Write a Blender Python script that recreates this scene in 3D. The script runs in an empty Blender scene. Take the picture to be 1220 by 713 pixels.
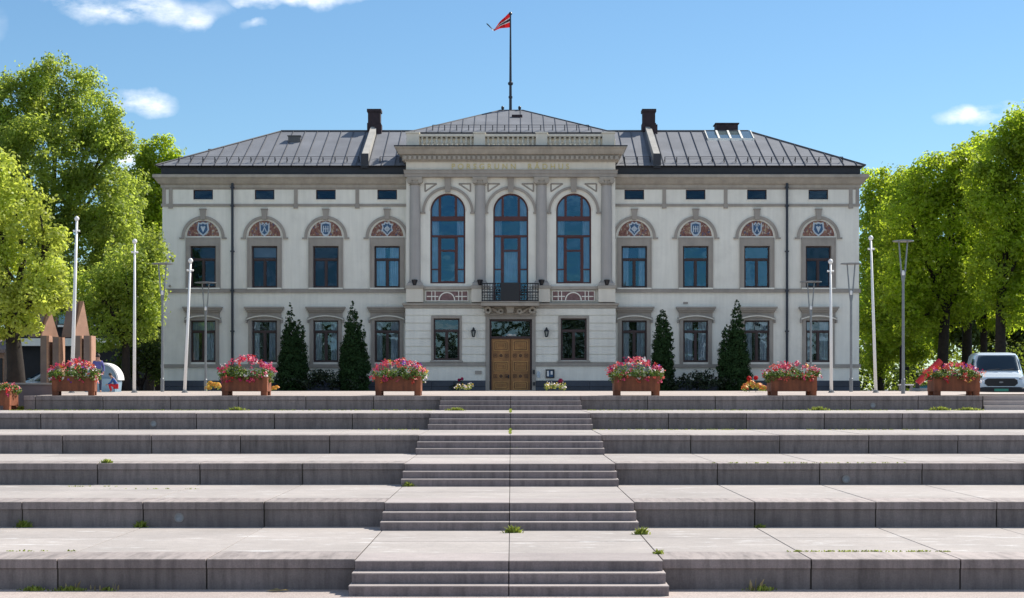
import bpy, math, random
import numpy as np
from mathutils import Vector, Matrix
R = math.radians
F0 = 2000.0          # focal length in photo pixels (photo 1220 wide)
EZ = 0.21            # eye height above the plaza edge
HY = 464.0           # horizon row
col = bpy.context.scene.collection
def U(u, d): return (u - 1.5) * d / F0       # u: offset from the facade axis
def PX(px, d): return (px - 610.0) * d / F0
def Z(v, d): return EZ + (HY - v) * d / F0

# ------------------------------------------------------------------ helpers
WL = {}
def tag(o, label=None, cat=None, group=None, kind=None):
    if label: o['label'] = label
    if cat: o['category'] = cat
    if group: o['group'] = group
    if kind: o['kind'] = kind
    return o
def thing(name, label, cat, loc=(0, 0, 0), rz=0.0, group=None):
    o = bpy.data.objects.new(name, None); col.objects.link(o)
    o.empty_display_size = 0.2
    o.location = loc; o.rotation_euler = (0, 0, rz)
    WL[o.name] = Vector(loc)
    return tag(o, label, cat, group)
class MB:
    def __init__(s): s.v = []; s.f = []; s.m = []; s.mi = 0
    def add(s, vs, fs):
        b = len(s.v); s.v.extend([tuple(p) for p in vs])
        for f in fs: s.f.append(tuple(b + i for i in f)); s.m.append(s.mi)
    def box(s, x0, x1, y0, y1, z0, z1):
        s.add([(x0,y0,z0),(x1,y0,z0),(x1,y1,z0),(x0,y1,z0),(x0,y0,z1),(x1,y0,z1),(x1,y1,z1),(x0,y1,z1)],
              [(0,3,2,1),(4,5,6,7),(0,1,5,4),(1,2,6,5),(2,3,7,6),(3,0,4,7)])
    def prism(s, poly, y0, y1):            # poly: (x,z) counter-clockwise seen from -y
        n = len(poly)
        s.add([(x,y0,z) for x,z in poly] + [(x,y1,z) for x,z in poly],
              [tuple(range(n)), tuple(range(2*n-1, n-1, -1))] +
              [(i, i+n, (i+1)%n+n, (i+1)%n) for i in range(n)])
    def ring(s, cx, cz, r0, r1, a0, a1, y0, y1, n=24, ez=1.0):
        P = []
        for i in range(n+1):
            a = a0 + (a1-a0)*i/n; c, q = math.cos(a), math.sin(a)*ez
            P += [(cx+r0*c,y0,cz+r0*q),(cx+r1*c,y0,cz+r1*q),(cx+r1*c,y1,cz+r1*q),(cx+r0*c,y1,cz+r0*q)]
        Fs = []
        for i in range(n):
            a, b = 4*i, 4*i+4
            for j in range(4): Fs.append((a+j, a+(j+1)%4, b+(j+1)%4, b+j))
        Fs += [(0,3,2,1), (4*n,4*n+1,4*n+2,4*n+3)]
        s.add(P, Fs)
    def tube(s, pts, rad, n=8, caps=True):
        pts = [Vector(p) for p in pts]
        if not hasattr(rad, '__len__'): rad = [rad]*len(pts)
        V = []; up = None
        for i, p in enumerate(pts):
            t = (pts[min(i+1,len(pts)-1)] - pts[max(i-1,0)]).normalized()
            a = Vector((0,1,0)) if abs(t.y) < .9 else Vector((1,0,0))
            if up is None: up = t.cross(a).normalized()
            else: up = (up - t*up.dot(t)).normalized()
            w = t.cross(up)
            for k in range(n):
                q = 2*math.pi*k/n
                V.append(p + (up*math.cos(q) + w*math.sin(q))*rad[i])
        Fs = []
        for i in range(len(pts)-1):
            for k in range(n):
                Fs.append((i*n+k, i*n+(k+1)%n, (i+1)*n+(k+1)%n, (i+1)*n+k))
        if caps: Fs += [tuple(range(n-1,-1,-1)), tuple((len(pts)-1)*n+k for k in range(n))]
        s.add(V, Fs)
    def lathe(s, cx, cy, prof, n=16, a0=0.0, a1=2*math.pi):   # prof: (r, z) bottom to top
        full = abs(a1-a0-2*math.pi) < 1e-6
        m = n if full else n+1
        V = []
        for r, z in prof:
            for k in range(m):
                a = a0+(a1-a0)*k/n
                V.append((cx+r*math.cos(a), cy+r*math.sin(a), z))
        Fs = []
        for i in range(len(prof)-1):
            for k in range(n):
                k2 = (k+1)%m if full else k+1
                Fs.append((i*m+k, i*m+k2, (i+1)*m+k2, (i+1)*m+k))
        if full: Fs += [tuple(range(m-1,-1,-1)), tuple((len(prof)-1)*m+k for k in range(m))]
        s.add(V, Fs)
    def frame(s, x0, x1, z0, z1, w, y0, y1, bottom=True):     # rectangular ring
        s.box(x0, x0+w, y0, y1, z0, z1); s.box(x1-w, x1, y0, y1, z0, z1)
        s.box(x0+w, x1-w, y0, y1, z1-w, z1)
        if bottom: s.box(x0+w, x1-w, y0, y1, z0, z0+w)
    def build(s, name, mat, parent=None, local=False, smooth=False, bevel=0, off=None):
        me = bpy.data.meshes.new(name)
        o0 = Vector((0,0,0))
        if parent is not None and not local: o0 = WL[parent.name]
        if off is not None: o0 = o0 + Vector(off)
        me.from_pydata([(p[0]-o0.x, p[1]-o0.y, p[2]-o0.z) for p in s.v], [], s.f)
        mats = mat if isinstance(mat, (list, tuple)) else [mat]
        for m in mats: me.materials.append(m)
        if len(mats) > 1: me.polygons.foreach_set('material_index', s.m)
        if smooth: me.polygons.foreach_set('use_smooth', [True]*len(me.polygons))
        me.update()
        o = bpy.data.objects.new(name, me); col.objects.link(o)
        if off is not None: o.location = off
        if parent is not None: o.parent = parent; WL[o.name] = WL[parent.name] if not local else Vector((0,0,0))
        else: WL[o.name] = Vector((0,0,0))
        if bevel:
            b = o.modifiers.new('bevel', 'BEVEL'); b.width = bevel; b.segments = 2; b.limit_method = 'ANGLE'
        return o
def copy_tree(o, parent=None):
    c = o.copy(); col.objects.link(c); c.parent = parent
    for ch in list(o.children): copy_tree(ch, c)
    return c
def smooth_by_angle(o, ang=35):
    me = o.data
    me.polygons.foreach_set('use_smooth', [True]*len(me.polygons))
    try: me.set_sharp_from_angle(angle=R(ang))
    except Exception: pass

# ------------------------------------------------------------------ materials
def mat(name, base, rough=.7, var=.12, scale=2.0, metal=0.0, isl=0.0, bump=0.0, bscale=30.0, spec=None, detail=5,
        streak=0.0, dark=None, dscale=1.0, damt=0.5, coat=0.0):
    m = bpy.data.materials.new(name); m.use_nodes = True
    nt = m.node_tree; N = nt.nodes; L = nt.links
    b = N['Principled BSDF']
    b.inputs['Roughness'].default_value = rough; b.inputs['Metallic'].default_value = metal
    if spec is not None: b.inputs['Specular IOR Level'].default_value = spec
    if coat: b.inputs['Coat Weight'].default_value = coat
    tc = N.new('ShaderNodeTexCoord')
    nz = N.new('ShaderNodeTexNoise'); nz.inputs['Scale'].default_value = scale; nz.inputs['Detail'].default_value = detail
    L.new(tc.outputs['Object'], nz.inputs['Vector'])
    mr = N.new('ShaderNodeMapRange'); mr.inputs[1].default_value = .3; mr.inputs[2].default_value = .7
    mr.inputs[3].default_value = 1-var; mr.inputs[4].default_value = 1+var
    L.new(nz.outputs['Fac'], mr.inputs[0])
    fac = mr.outputs[0]
    if isl:
        g = N.new('ShaderNodeNewGeometry')
        m2 = N.new('ShaderNodeMapRange'); m2.inputs[3].default_value = 1-isl; m2.inputs[4].default_value = 1+isl
        L.new(g.outputs['Random Per Island'], m2.inputs[0])
        mm = N.new('ShaderNodeMath'); mm.operation = 'MULTIPLY'
        L.new(fac, mm.inputs[0]); L.new(m2.outputs[0], mm.inputs[1]); fac = mm.outputs[0]
    if streak:
        mp = N.new('ShaderNodeMapping'); mp.inputs['Scale'].default_value = (6, 6, .5)
        L.new(tc.outputs['Object'], mp.inputs[0])
        n2 = N.new('ShaderNodeTexNoise'); n2.inputs['Scale'].default_value = 1.0; n2.inputs['Detail'].default_value = 4
        L.new(mp.outputs[0], n2.inputs['Vector'])
        m2 = N.new('ShaderNodeMapRange'); m2.inputs[1].default_value = .35; m2.inputs[2].default_value = .7
        m2.inputs[3].default_value = 1+streak*.3; m2.inputs[4].default_value = 1-streak
        L.new(n2.outputs['Fac'], m2.inputs[0])
        mm = N.new('ShaderNodeMath'); mm.operation = 'MULTIPLY'
        L.new(fac, mm.inputs[0]); L.new(m2.outputs[0], mm.inputs[1]); fac = mm.outputs[0]
    vm = N.new('ShaderNodeVectorMath'); vm.operation = 'SCALE'
    vm.inputs[0].default_value = base; L.new(fac, vm.inputs['Scale'])
    out = vm.outputs[0]
    if dark:
        n3 = N.new('ShaderNodeTexNoise'); n3.inputs['Scale'].default_value = dscale; n3.inputs['Detail'].default_value = 6
        n3.inputs['Roughness'].default_value = .65
        L.new(tc.outputs['Object'], n3.inputs['Vector'])
        m3 = N.new('ShaderNodeMapRange'); m3.inputs[1].default_value = .5; m3.inputs[2].default_value = .75
        m3.inputs[4].default_value = damt; L.new(n3.outputs['Fac'], m3.inputs[0])
        mx = N.new('ShaderNodeMix'); mx.data_type = 'RGBA'
        L.new(m3.outputs[0], mx.inputs[0]); L.new(out, mx.inputs[6]); mx.inputs[7].default_value = (*dark, 1)
        out = mx.outputs[2]
    L.new(out, b.inputs['Base Color'])
    if bump:
        bp = N.new('ShaderNodeBump'); bp.inputs['Strength'].default_value = bump; bp.inputs['Distance'].default_value = .01
        n4 = N.new('ShaderNodeTexNoise'); n4.inputs['Scale'].default_value = bscale; n4.inputs['Detail'].default_value = 4
        L.new(tc.outputs['Object'], n4.inputs['Vector'])
        L.new(n4.outputs['Fac'], bp.inputs['Height']); L.new(bp.outputs[0], b.inputs['Normal'])
    return m
def leafmat(name, base, trans, tw=.4, isl=.35, scale=.6, var=.3, spec=.35):
    m = bpy.data.materials.new(name); m.use_nodes = True
    nt = m.node_tree; N = nt.nodes; L = nt.links
    N.remove(N['Principled BSDF']); out = N['Material Output']
    tc = N.new('ShaderNodeTexCoord')
    nz = N.new('ShaderNodeTexNoise'); nz.inputs['Scale'].default_value = scale; nz.inputs['Detail'].default_value = 3
    L.new(tc.outputs['Object'], nz.inputs['Vector'])
    mr = N.new('ShaderNodeMapRange'); mr.inputs[1].default_value = .3; mr.inputs[2].default_value = .7
    mr.inputs[3].default_value = 1-var; mr.inputs[4].default_value = 1+var
    L.new(nz.outputs['Fac'], mr.inputs[0])
    g = N.new('ShaderNodeNewGeometry')
    m2 = N.new('ShaderNodeMapRange'); m2.inputs[3].default_value = 1-isl; m2.inputs[4].default_value = 1+isl
    L.new(g.outputs['Random Per Island'], m2.inputs[0])
    mm = N.new('ShaderNodeMath'); mm.operation = 'MULTIPLY'
    L.new(mr.outputs[0], mm.inputs[0]); L.new(m2.outputs[0], mm.inputs[1])
    def sc(c):
        v = N.new('ShaderNodeVectorMath'); v.operation = 'SCALE'; v.inputs[0].default_value = c
        L.new(mm.outputs[0], v.inputs['Scale']); return v.outputs[0]
    d = N.new('ShaderNodeBsdfPrincipled'); d.inputs['Roughness'].default_value = .5
    d.inputs['Specular IOR Level'].default_value = spec
    t = N.new('ShaderNodeBsdfTranslucent')
    L.new(sc(base), d.inputs['Base Color']); L.new(sc(trans), t.inputs['Color'])
    mx = N.new('ShaderNodeMixShader'); mx.inputs[0].default_value = tw
    L.new(d.outputs[0], mx.inputs[1]); L.new(t.outputs[0], mx.inputs[2]); L.new(mx.outputs[0], out.inputs['Surface'])
    return m
def glassmat(name, tint=(.62, .82, 1.0), base=(.006, .012, .02), trans=.35, refl=1.0, bump=.15):
    m = bpy.data.materials.new(name); m.use_nodes = True
    nt = m.node_tree; N = nt.nodes; L = nt.links
    N.remove(N['Principled BSDF']); out = N['Material Output']
    gl = N.new('ShaderNodeBsdfGlossy'); gl.inputs['Roughness'].default_value = .015; gl.inputs['Color'].default_value = (*tint, 1)
    df = N.new('ShaderNodeBsdfDiffuse'); df.inputs['Color'].default_value = (*base, 1)
    tr = N.new('ShaderNodeBsdfTransparent'); tr.inputs['Color'].default_value = (.75, .85, .95, 1)
    m1 = N.new('ShaderNodeMixShader'); m1.inputs[0].default_value = trans
    L.new(df.outputs[0], m1.inputs[1]); L.new(tr.outputs[0], m1.inputs[2])
    fr = N.new('ShaderNodeFresnel'); fr.inputs['IOR'].default_value = 1.9
    mu = N.new('ShaderNodeMath'); mu.operation = 'MULTIPLY'; mu.inputs[1].default_value = refl; mu.use_clamp = True
    L.new(fr.outputs[0], mu.inputs[0])
    m2 = N.new('ShaderNodeMixShader'); L.new(mu.outputs[0], m2.inputs[0])
    L.new(m1.outputs[0], m2.inputs[1]); L.new(gl.outputs[0], m2.inputs[2]); L.new(m2.outputs[0], out.inputs['Surface'])
    tc = N.new('ShaderNodeTexCoord')
    nz = N.new('ShaderNodeTexNoise'); nz.inputs['Scale'].default_value = 1.3; nz.inputs['Detail'].default_value = 2
    L.new(tc.outputs['Object'], nz.inputs['Vector'])
    bp = N.new('ShaderNodeBump'); bp.inputs['Strength'].default_value = bump; bp.inputs['Distance'].default_value = .08
    L.new(nz.outputs['Fac'], bp.inputs['Height']); L.new(bp.outputs[0], gl.inputs['Normal'])
    return m
M = {}
M['plaster'] = mat('painted_plaster', (.79,.775,.70), .8, .06, .6, bump=.15, bscale=12, streak=.07, dark=(.55,.53,.47), dscale=.9, damt=.4)
M['fire_wall'] = mat('fire_wall_zinc', (.40,.39,.36), .8, .12, 2, spec=.1)
M['cream'] = mat('cream_plaster', (.70,.66,.57), .8, .05, .8, bump=.1, streak=.06)
M['trim'] = mat('grey_stone_trim', (.33,.30,.265), .75, .1, 1.5, bump=.2, streak=.08)
M['trim2'] = mat('warm_stone_trim', (.38,.345,.295), .75, .12, 1.8, bump=.2, streak=.1)
M['column'] = mat('column_paint', (.40,.38,.36), .7, .06, 1.0, streak=.08)
M['plinth'] = mat('plinth_slate', (.045,.055,.075), .6, .2, 1.5, isl=.2, bump=.3)
M['roof'] = mat('zinc_roof', (.185,.195,.215), .7, .14, .8, isl=.05, spec=.25, dark=(.14,.15,.165), dscale=.6, damt=.5)
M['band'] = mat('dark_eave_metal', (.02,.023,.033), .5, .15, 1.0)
M['seam'] = mat('roof_seam', (.09,.09,.095), .5, .1, 2.0)
M['chimney'] = mat('chimney_brick', (.035,.022,.028), .8, .3, 4.0, bump=.5)
M['wood_dark'] = mat('window_wood', (.035,.016,.018), .45, .2, 4.0)
M['wood_red'] = mat('arched_window_wood', (.075,.018,.018), .45, .2, 4.0)
M['navy_pipe'] = mat('navy_metal', (.015,.02,.035), .4, .1, 2.0)
M['curtain'] = mat('curtain_cloth', (.85,.87,.88), .9, .12, 3.0, streak=.2)
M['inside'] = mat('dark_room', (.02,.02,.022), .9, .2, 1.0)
M['blind'] = mat('roller_blind', (.55,.62,.66), .9, .08, 3.0)
M['door'] = mat('oak_door', (.32,.15,.045), .45, .2, 3.0, streak=.25)
M['door_lt'] = mat('oak_moulding', (.48,.26,.08), .4, .15, 3.0)
M['door_dk'] = mat('oak_carved_roundel', (.10,.04,.015), .5, .2, 5.0)
M['iron'] = mat('black_iron', (.012,.013,.018), .4, .1, 3.0)
M['gold'] = mat('gilded_letters', (.62,.5,.2), .35, .1, 5.0, metal=.3)
M['white'] = mat('white_paint', (.8,.8,.78), .4, .05, 2.0)
M['steel'] = mat('galvanised_steel', (.22,.23,.24), .4, .12, 4.0, metal=.5)
M['corten'] = mat('rusted_steel', (.22,.068,.028), .75, .22, 2.5, bump=.3, streak=.5, dark=(.06,.02,.012), dscale=3, damt=.5)
M['soil'] = mat('soil', (.03,.02,.012), .95, .3, 8.0)
M['glass'] = glassmat('window_glass', trans=.85, tint=(.6,.8,.95), refl=1.2)
M['glass_up'] = glassmat('upper_window_glass', tint=(.24,.60,.95), refl=1.5, trans=.85)
M['glass_dim'] = glassmat('dim_window_glass', tint=(.25,.5,.8), refl=.6, trans=.6)
M['glass_sky'] = glassmat('skylight_glass', tint=(.8,.95,1), base=(.12,.16,.17), trans=.1, refl=1.2, bump=.03)
M['brick'] = mat('orange_brick', (.40,.235,.165), .85, .15, 2.0, isl=.05, bump=.3, bscale=20)
M['brown_post'] = mat('brown_brick_post', (.20,.155,.15), .85, .15, 2.0)
M['tile'] = mat('brown_roof_tile', (.22,.16,.15), .8, .15, 2.0)
M['rubber'] = mat('rubber', (.012,.012,.012), .7, .1, 3.0)
M['dark_trim'] = mat('dark_trim', (.012,.013,.016), .5, .1, 3.0)
M['bark'] = mat('bark', (.022,.016,.013), .95, .35, 5.0, bump=.8, bscale=15)
# leaves
M['leaf_a'] = leafmat('maple_leaves', (.20,.265,.055), (.55,.66,.095), .57, isl=.22)
M['leaf_near'] = leafmat('young_leaves', (.38,.44,.09), (.68,.76,.11), .52, isl=.2)
M['leaf_b'] = leafmat('linden_leaves', (.19,.26,.03), (.58,.72,.05), .58, isl=.22)
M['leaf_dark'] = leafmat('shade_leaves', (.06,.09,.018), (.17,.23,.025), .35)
M['cypress'] = leafmat('cypress_foliage', (.028,.058,.02), (.03,.06,.015), .15, isl=.2, scale=2, spec=.05)
M['shrub'] = leafmat('shrub_leaves', (.022,.035,.014), (.03,.05,.012), .2, isl=.6, scale=2)
M['fol'] = leafmat('planter_foliage', (.075,.14,.025), (.16,.26,.03), .35, isl=.5, scale=5)
M['fol_y'] = leafmat('pale_foliage', (.22,.27,.06), (.3,.35,.08), .35, isl=.4, scale=5)
M['weed'] = leafmat('weed_leaves', (.24,.30,.05), (.40,.46,.08), .35, isl=.4, scale=5)
M['straw'] = leafmat('straw', (.35,.28,.14), (.3,.25,.12), .3, isl=.3, scale=5)
def petal(n, c): return leafmat(n, c, c, .3, isl=.2, scale=4, var=.15)
M['p_pink'] = petal('pink_petals', (.66,.07,.15)); M['p_mag'] = petal('magenta_petals', (.50,.025,.11))
M['p_coral'] = petal('coral_petals', (.68,.11,.075)); M['p_red'] = petal('red_petals', (.65,.015,.02))
M['p_white'] = petal('white_petals', (.85,.75,.72)); M['p_purple'] = petal('purple_petals', (.20,.06,.42))
M['p_yel'] = petal('yellow_petals', (.75,.5,.06)); M['p_orange'] = petal('orange_petals', (.75,.26,.04))

def granite(name, base, isl=.07, stain=True, rough=.75, white=False, fleck=.12):
    m = bpy.data.materials.new(name); m.use_nodes = True
    nt = m.node_tree; N = nt.nodes; L = nt.links; b = N['Principled BSDF']
    b.inputs['Roughness'].default_value = rough
    tc = N.new('ShaderNodeTexCoord')
    def noise(scale, detail=4, vec=None, rg=.5):
        n = N.new('ShaderNodeTexNoise'); n.inputs['Scale'].default_value = scale; n.inputs['Detail'].default_value = detail
        n.inputs['Roughness'].default_value = rg
        L.new(vec or tc.outputs['Object'], n.inputs['Vector']); return n.outputs['Fac']
    def rng(s, a, bb, c, d):
        r = N.new('ShaderNodeMapRange'); r.inputs[1].default_value = a; r.inputs[2].default_value = bb
        r.inputs[3].default_value = c; r.inputs[4].default_value = d; L.new(s, r.inputs[0]); return r.outputs[0]
    def mul(a, c):
        x = N.new('ShaderNodeMath'); x.operation = 'MULTIPLY'; L.new(a, x.inputs[0]); L.new(c, x.inputs[1]); return x.outputs[0]
    f = mul(rng(noise(.45, 6, None, .6), .3, .7, .86, 1.10), rng(noise(45, 3), .3, .7, 1-fleck, 1+fleck))
    f = mul(f, rng(noise(6, 5), .3, .7, .94, 1.05))
    g = N.new('ShaderNodeNewGeometry')
    f = mul(f, rng(g.outputs['Random Per Island'], 0, 1, 1-isl, 1+isl))
    if stain:   # vertical run-off streaks and damp blotches
        mp = N.new('ShaderNodeMapping'); mp.inputs['Scale'].default_value = (5, .6, .7); L.new(tc.outputs['Object'], mp.inputs[0])
        f = mul(f, rng(noise(1.6, 5, mp.outputs[0], .65), .42, .75, 1.06, .55))
    v = N.new('ShaderNodeVectorMath'); v.operation = 'SCALE'; v.inputs[0].default_value = base; L.new(f, v.inputs['Scale'])
    out = v.outputs[0]
    if white:  # worn chalky patches lengthwise on the treads
        mp = N.new('ShaderNodeMapping'); mp.inputs['Scale'].default_value = (.9, 5.5, 1); L.new(tc.outputs['Object'], mp.inputs[0])
        a = rng(noise(1.1, 5, mp.outputs[0], .7), .60, .66, 0, .8)
        mx = N.new('ShaderNodeMix'); mx.data_type = 'RGBA'; L.new(a, mx.inputs[0]); L.new(out, mx.inputs[6])
        mx.inputs[7].default_value = (.68,.68,.66,1); out = mx.outputs[2]
    L.new(out, b.inputs['Base Color'])
    bp = N.new('ShaderNodeBump'); bp.inputs['Strength'].default_value = .3; bp.inputs['Distance'].default_value = .006
    L.new(noise(30, 5), bp.inputs['Height']); L.new(bp.outputs[0], b.inputs['Normal'])
    return m
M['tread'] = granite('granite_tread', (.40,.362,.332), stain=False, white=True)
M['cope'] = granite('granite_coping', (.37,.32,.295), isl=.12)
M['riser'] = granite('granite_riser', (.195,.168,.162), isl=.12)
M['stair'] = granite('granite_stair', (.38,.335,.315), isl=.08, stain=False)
M['plaza'] = granite('plaza_paving', (.44,.375,.33), stain=False, isl=.03)
M['gravel'] = granite('lower_paving', (.42,.36,.33), stain=False, fleck=.3)
M['asphalt'] = granite('asphalt', (.055,.055,.058), stain=False)
M['cope_face'] = granite('shaded_coping_edge', (.235,.20,.195), isl=.12)  # darker coping stone, shade of the front faces put into its colour
M['stair_face'] = granite('shaded_stair_edge', (.215,.18,.18), isl=.08)  # darker copy of the stair stone, shade on the step fronts painted in
M['gap'] = mat('dark_joint', (.06,.053,.045), .95, .2, 3)
# ------------------------------------------------------------------ the ground, terraces and stairs
def struct(o): o['kind'] = 'structure'; return o
DK = [53.6, 46.5, 40.7, 35.4, 29.95, 24.3]       # front edge distance of each tier
H = .45
g = MB()
prof = [(-60,-2.7),(22,-2.7),(24.6,-2.75),(52,-1.0),(58,-.40),(300,-.40),(3000,-.40)]
xs = [-2500,-300,-60,-20,20,60,300,2500]
for (ya,za),(yb,zb) in zip(prof, prof[1:]):
    for xa, xb in zip(xs, xs[1:]): g.add([(xa,ya,za),(xb,ya,za),(xb,yb,zb),(xa,yb,zb)], [(0,1,2,3)])
struct(g.build('ground', M['asphalt']))
g = MB(); g.add([(-40,2,-2.694),(40,2,-2.694),(40,24.4,-2.694),(-40,24.4,-2.694)], [(0,1,2,3)])
struct(g.build('lower_paving', M['gravel']))
rng = random.Random(4)
XE = 2.22; BW = 2.16; GAP = .010
def xblocks(x_end_l, x_end_r):
    out = []
    x = XE
    while x < x_end_r: out.append((x, min(x+BW, x_end_r))); x += BW
    x = -XE
    while x > x_end_l: out.append((max(x-BW, x_end_l), x)); x -= BW
    return out
CX = -.045
for k, d in enumerate(DK):
    zt = -k*H
    yb = (DK[k-1] + .3) if k else 57.0
    T, C, S, G_, CF = MB(), MB(), MB(), MB(), MB()
    xl, xr = (-15.55, 15.07) if k == 0 else (-36, 36)
    for (a, b) in xblocks(xl, xr):
        j = rng.uniform(-.002, .002); jy = rng.uniform(-.008, .008)
        a += CX; b += CX
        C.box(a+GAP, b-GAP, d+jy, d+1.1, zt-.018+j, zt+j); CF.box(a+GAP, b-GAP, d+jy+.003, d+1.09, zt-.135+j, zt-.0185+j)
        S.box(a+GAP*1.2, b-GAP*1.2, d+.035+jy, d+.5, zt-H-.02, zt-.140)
        if k:
            n = 2 if (yb-d-1.1) > 3.2 else 1
            L_ = (yb-d-1.1)/n
            for q in range(n): T.box(a+GAP, b-GAP, d+1.108+q*L_, d+1.1+(q+1)*L_, zt-.1+j, zt+j+rng.uniform(-.002,.002))
    G_.box(xl, -XE-.03, d+.06, yb, zt-H-.03, zt-.008); G_.box(XE+.0, xr, d+.06, yb, zt-H-.03, zt-.008)
    # one tier = one structure with coping, face and tread slabs
    A = MB()
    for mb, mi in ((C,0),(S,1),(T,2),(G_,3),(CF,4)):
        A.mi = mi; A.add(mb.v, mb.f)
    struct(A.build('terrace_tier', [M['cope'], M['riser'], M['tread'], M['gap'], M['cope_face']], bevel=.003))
    # stair flight in the middle: three risers per tier, a joint down the centre line
    B = MB()
    for s in range(3):
        f = d - .2 - .27*s
        z1 = zt - .15*s
        back = (DK[k-1] + .1 if k else 57) if s == 0 else d + .3 
        for (a, b) in ((-XE+.010+CX-.02*s, CX-.006), (CX+.006, XE-.010+CX+.02*s)):
            j = rng.uniform(-.002, .002)
            if s == 0 and k:
                q = d + .95
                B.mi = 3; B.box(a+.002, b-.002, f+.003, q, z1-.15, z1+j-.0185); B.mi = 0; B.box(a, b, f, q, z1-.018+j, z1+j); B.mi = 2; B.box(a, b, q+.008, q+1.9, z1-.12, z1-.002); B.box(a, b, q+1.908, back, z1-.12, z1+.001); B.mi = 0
            else:
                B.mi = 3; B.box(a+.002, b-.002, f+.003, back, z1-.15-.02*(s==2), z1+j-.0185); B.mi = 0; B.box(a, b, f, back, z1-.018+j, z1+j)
    B.mi = 1; B.box(CX-.02, CX+.02, d-.14, back-.1, zt-H-.02, zt-.465); B.box(CX-.02, CX+.02, d-.14, (DK[k-1]-.9 if k else 56), zt-.14, zt-.008)
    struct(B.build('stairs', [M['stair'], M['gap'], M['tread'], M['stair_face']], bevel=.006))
# plaza slab on top, rising gently to the building
g = MB()
xs2 = [-45,-30,-15.55,-8,0,8,15.07,30,45]
ys2 = [(54.71,.0),(57,.04),(61,.10),(67,.13)]
def plaza_z(y):
    for (a,za),(b,zb) in zip(ys2, ys2[1:]):
        if y <= b: return za+(zb-za)*max(0,(y-a))/(b-a)
    return .13
for (ya,za),(yb,zb) in zip(ys2, ys2[1:]):
    for xa, xb in zip(xs2, xs2[1:]):
        if ya >= 61 and xa >= 15: continue
        if ya < 56 and (xb <= -15.55 or xa >= 15.07):
            continue
        g.add([(xa,ya,za),(xb,ya,za),(xb,yb,zb),(xa,yb,zb)], [(0,1,2,3)])
g2 = MB(); g2.box(17.6,60,61.2,84,-.45,-.285); struct(g2.build('car_park', M['asphalt']))
# side kerb faces and the strip the building stands on
g.add([(-45,67,.13),(-18.5,67,.13),(-18.5,67,-.45),(-45,67,-.45)], [(0,1,2,3)])
g.add([(15.07,61,.10),(17.5,61,.10),(17.5,67,.13),(15.07,67,.13)], [(0,1,2,3)]); g.add([(17.5,61,.10),(45,61,.10),(45,61,-.45),(17.5,61,-.45)], [(0,1,2,3)]); g.add([(17.5,61,.10),(17.5,61,-.45),(17.5,67,-.45),(17.5,67,.13)], [(0,1,2,3)])
g.add([(-18.5,67,.13),(18.5,67,.13),(18.5,96,.13),(-18.5,96,.13)], [(0,1,2,3)])
g.add([(-18.5,67,.13),(-18.5,96,.13),(-18.5,96,-.45),(-18.5,67,-.45)], [(0,1,2,3)])
g.add([(18.5,67,.13),(18.5,67,-.45),(18.5,96,-.45),(18.5,96,.13)], [(0,1,2,3)])
struct(g.build('plaza', M['plaza']))
# side steps at the right end of the top tier, and the block behind the left end
for (xa, xb) in ((15.09, 45),):
    s_ = MB()
    s_.box(xa, xb, 55.2, 57.02, -.165, -.003); s_.box(xa, xb, 54.4, 57, -.315, -.17); s_.box(xa, xb, 53.6, 57, -.47, -.32)
    struct(s_.build('side_steps', M['stair'], bevel=.01))
w = thing('parapet_wall', 'low brown brick parapet wall at the left end of the top terrace, behind the small planter', 'wall', (-25,56,-.45))
b = MB(); b.box(-45,-15.25,56.0,56.45,-.46,.36); b.build('wall', M['brown_post'], w)
b = MB(); b.box(-45,-15.2,55.95,56.5,.363,.42); b.build('coping', M['trim'], w, bevel=.01)
g = MB(); g.box(-45,-15.57,55.9,57.02,-.47,-.46); struct(g.build('paving_strip', M['tread']))

# ------------------------------------------------------------------ the town hall
TH = thing('town_hall', 'wide two-storey pale grey town hall with arched centre bay, columns and zinc roof', 'building', (-.06, 85, .1))
def P(mb, name, m, par=None, **k): return mb.build(name, m, par or TH, **k)
YW = 80.0; YR = 79.3; YG = 79.05           # wing face, upper centre face, ground-floor centre face
def wall_open(mb, x0, x1, z0, z1, y0, y1, ops):
    """front sheet at y0 with rectangular openings ops and reveals back to y1"""
    X = sorted({x0, x1, *[o[0] for o in ops], *[o[1] for o in ops]})
    Zs = sorted({z0, z1, *[o[2] for o in ops], *[o[3] for o in ops]})
    X = [x for x in X if x0 <= x <= x1]; Zs = [z for z in Zs if z0 <= z <= z1]
    for xa, xb in zip(X, X[1:]):
        for za, zb in zip(Zs, Zs[1:]):
            cx, cz = (xa+xb)/2, (za+zb)/2
            if any(o[0] < cx < o[1] and o[2] < cz < o[3] for o in ops): continue
            mb.add([(xa,y0,za),(xb,y0,za),(xb,y0,zb),(xa,y0,zb)], [(0,1,2,3)])
    for a, b, c, e in ops:
        c2, e2 = max(c, z0), min(e, z1)
        if e2 <= c2: continue
        mb.add([(a,y0,c2),(a,y1,c2),(a,y1,e2),(a,y0,e2)], [(0,1,2,3)])
        mb.add([(b,y0,c2),(b,y0,e2),(b,y1,e2),(b,y1,c2)], [(0,1,2,3)])
        if e <= z1: mb.add([(a,y0,e),(a,y1,e),(b,y1,e),(b,y0,e)], [(0,1,2,3)])
        if c >= z0: mb.add([(a,y0,c),(b,y0,c),(b,y1,c),(a,y1,c)], [(0,1,2,3)])
WU = [-366.5,-293.3,-220.3,-147.2,147.2,220.3,293.3,366.5]
xw = lambda u: U(u, YW)
zw = lambda v: Z(v, YW)
XL, XR = xw(-415), xw(415)
ZB = .13
def opn(u, hw, v0, v1, d=YW): return (U(u-hw,d), U(u+hw,d), Z(v1,d), Z(v0,d))
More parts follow.
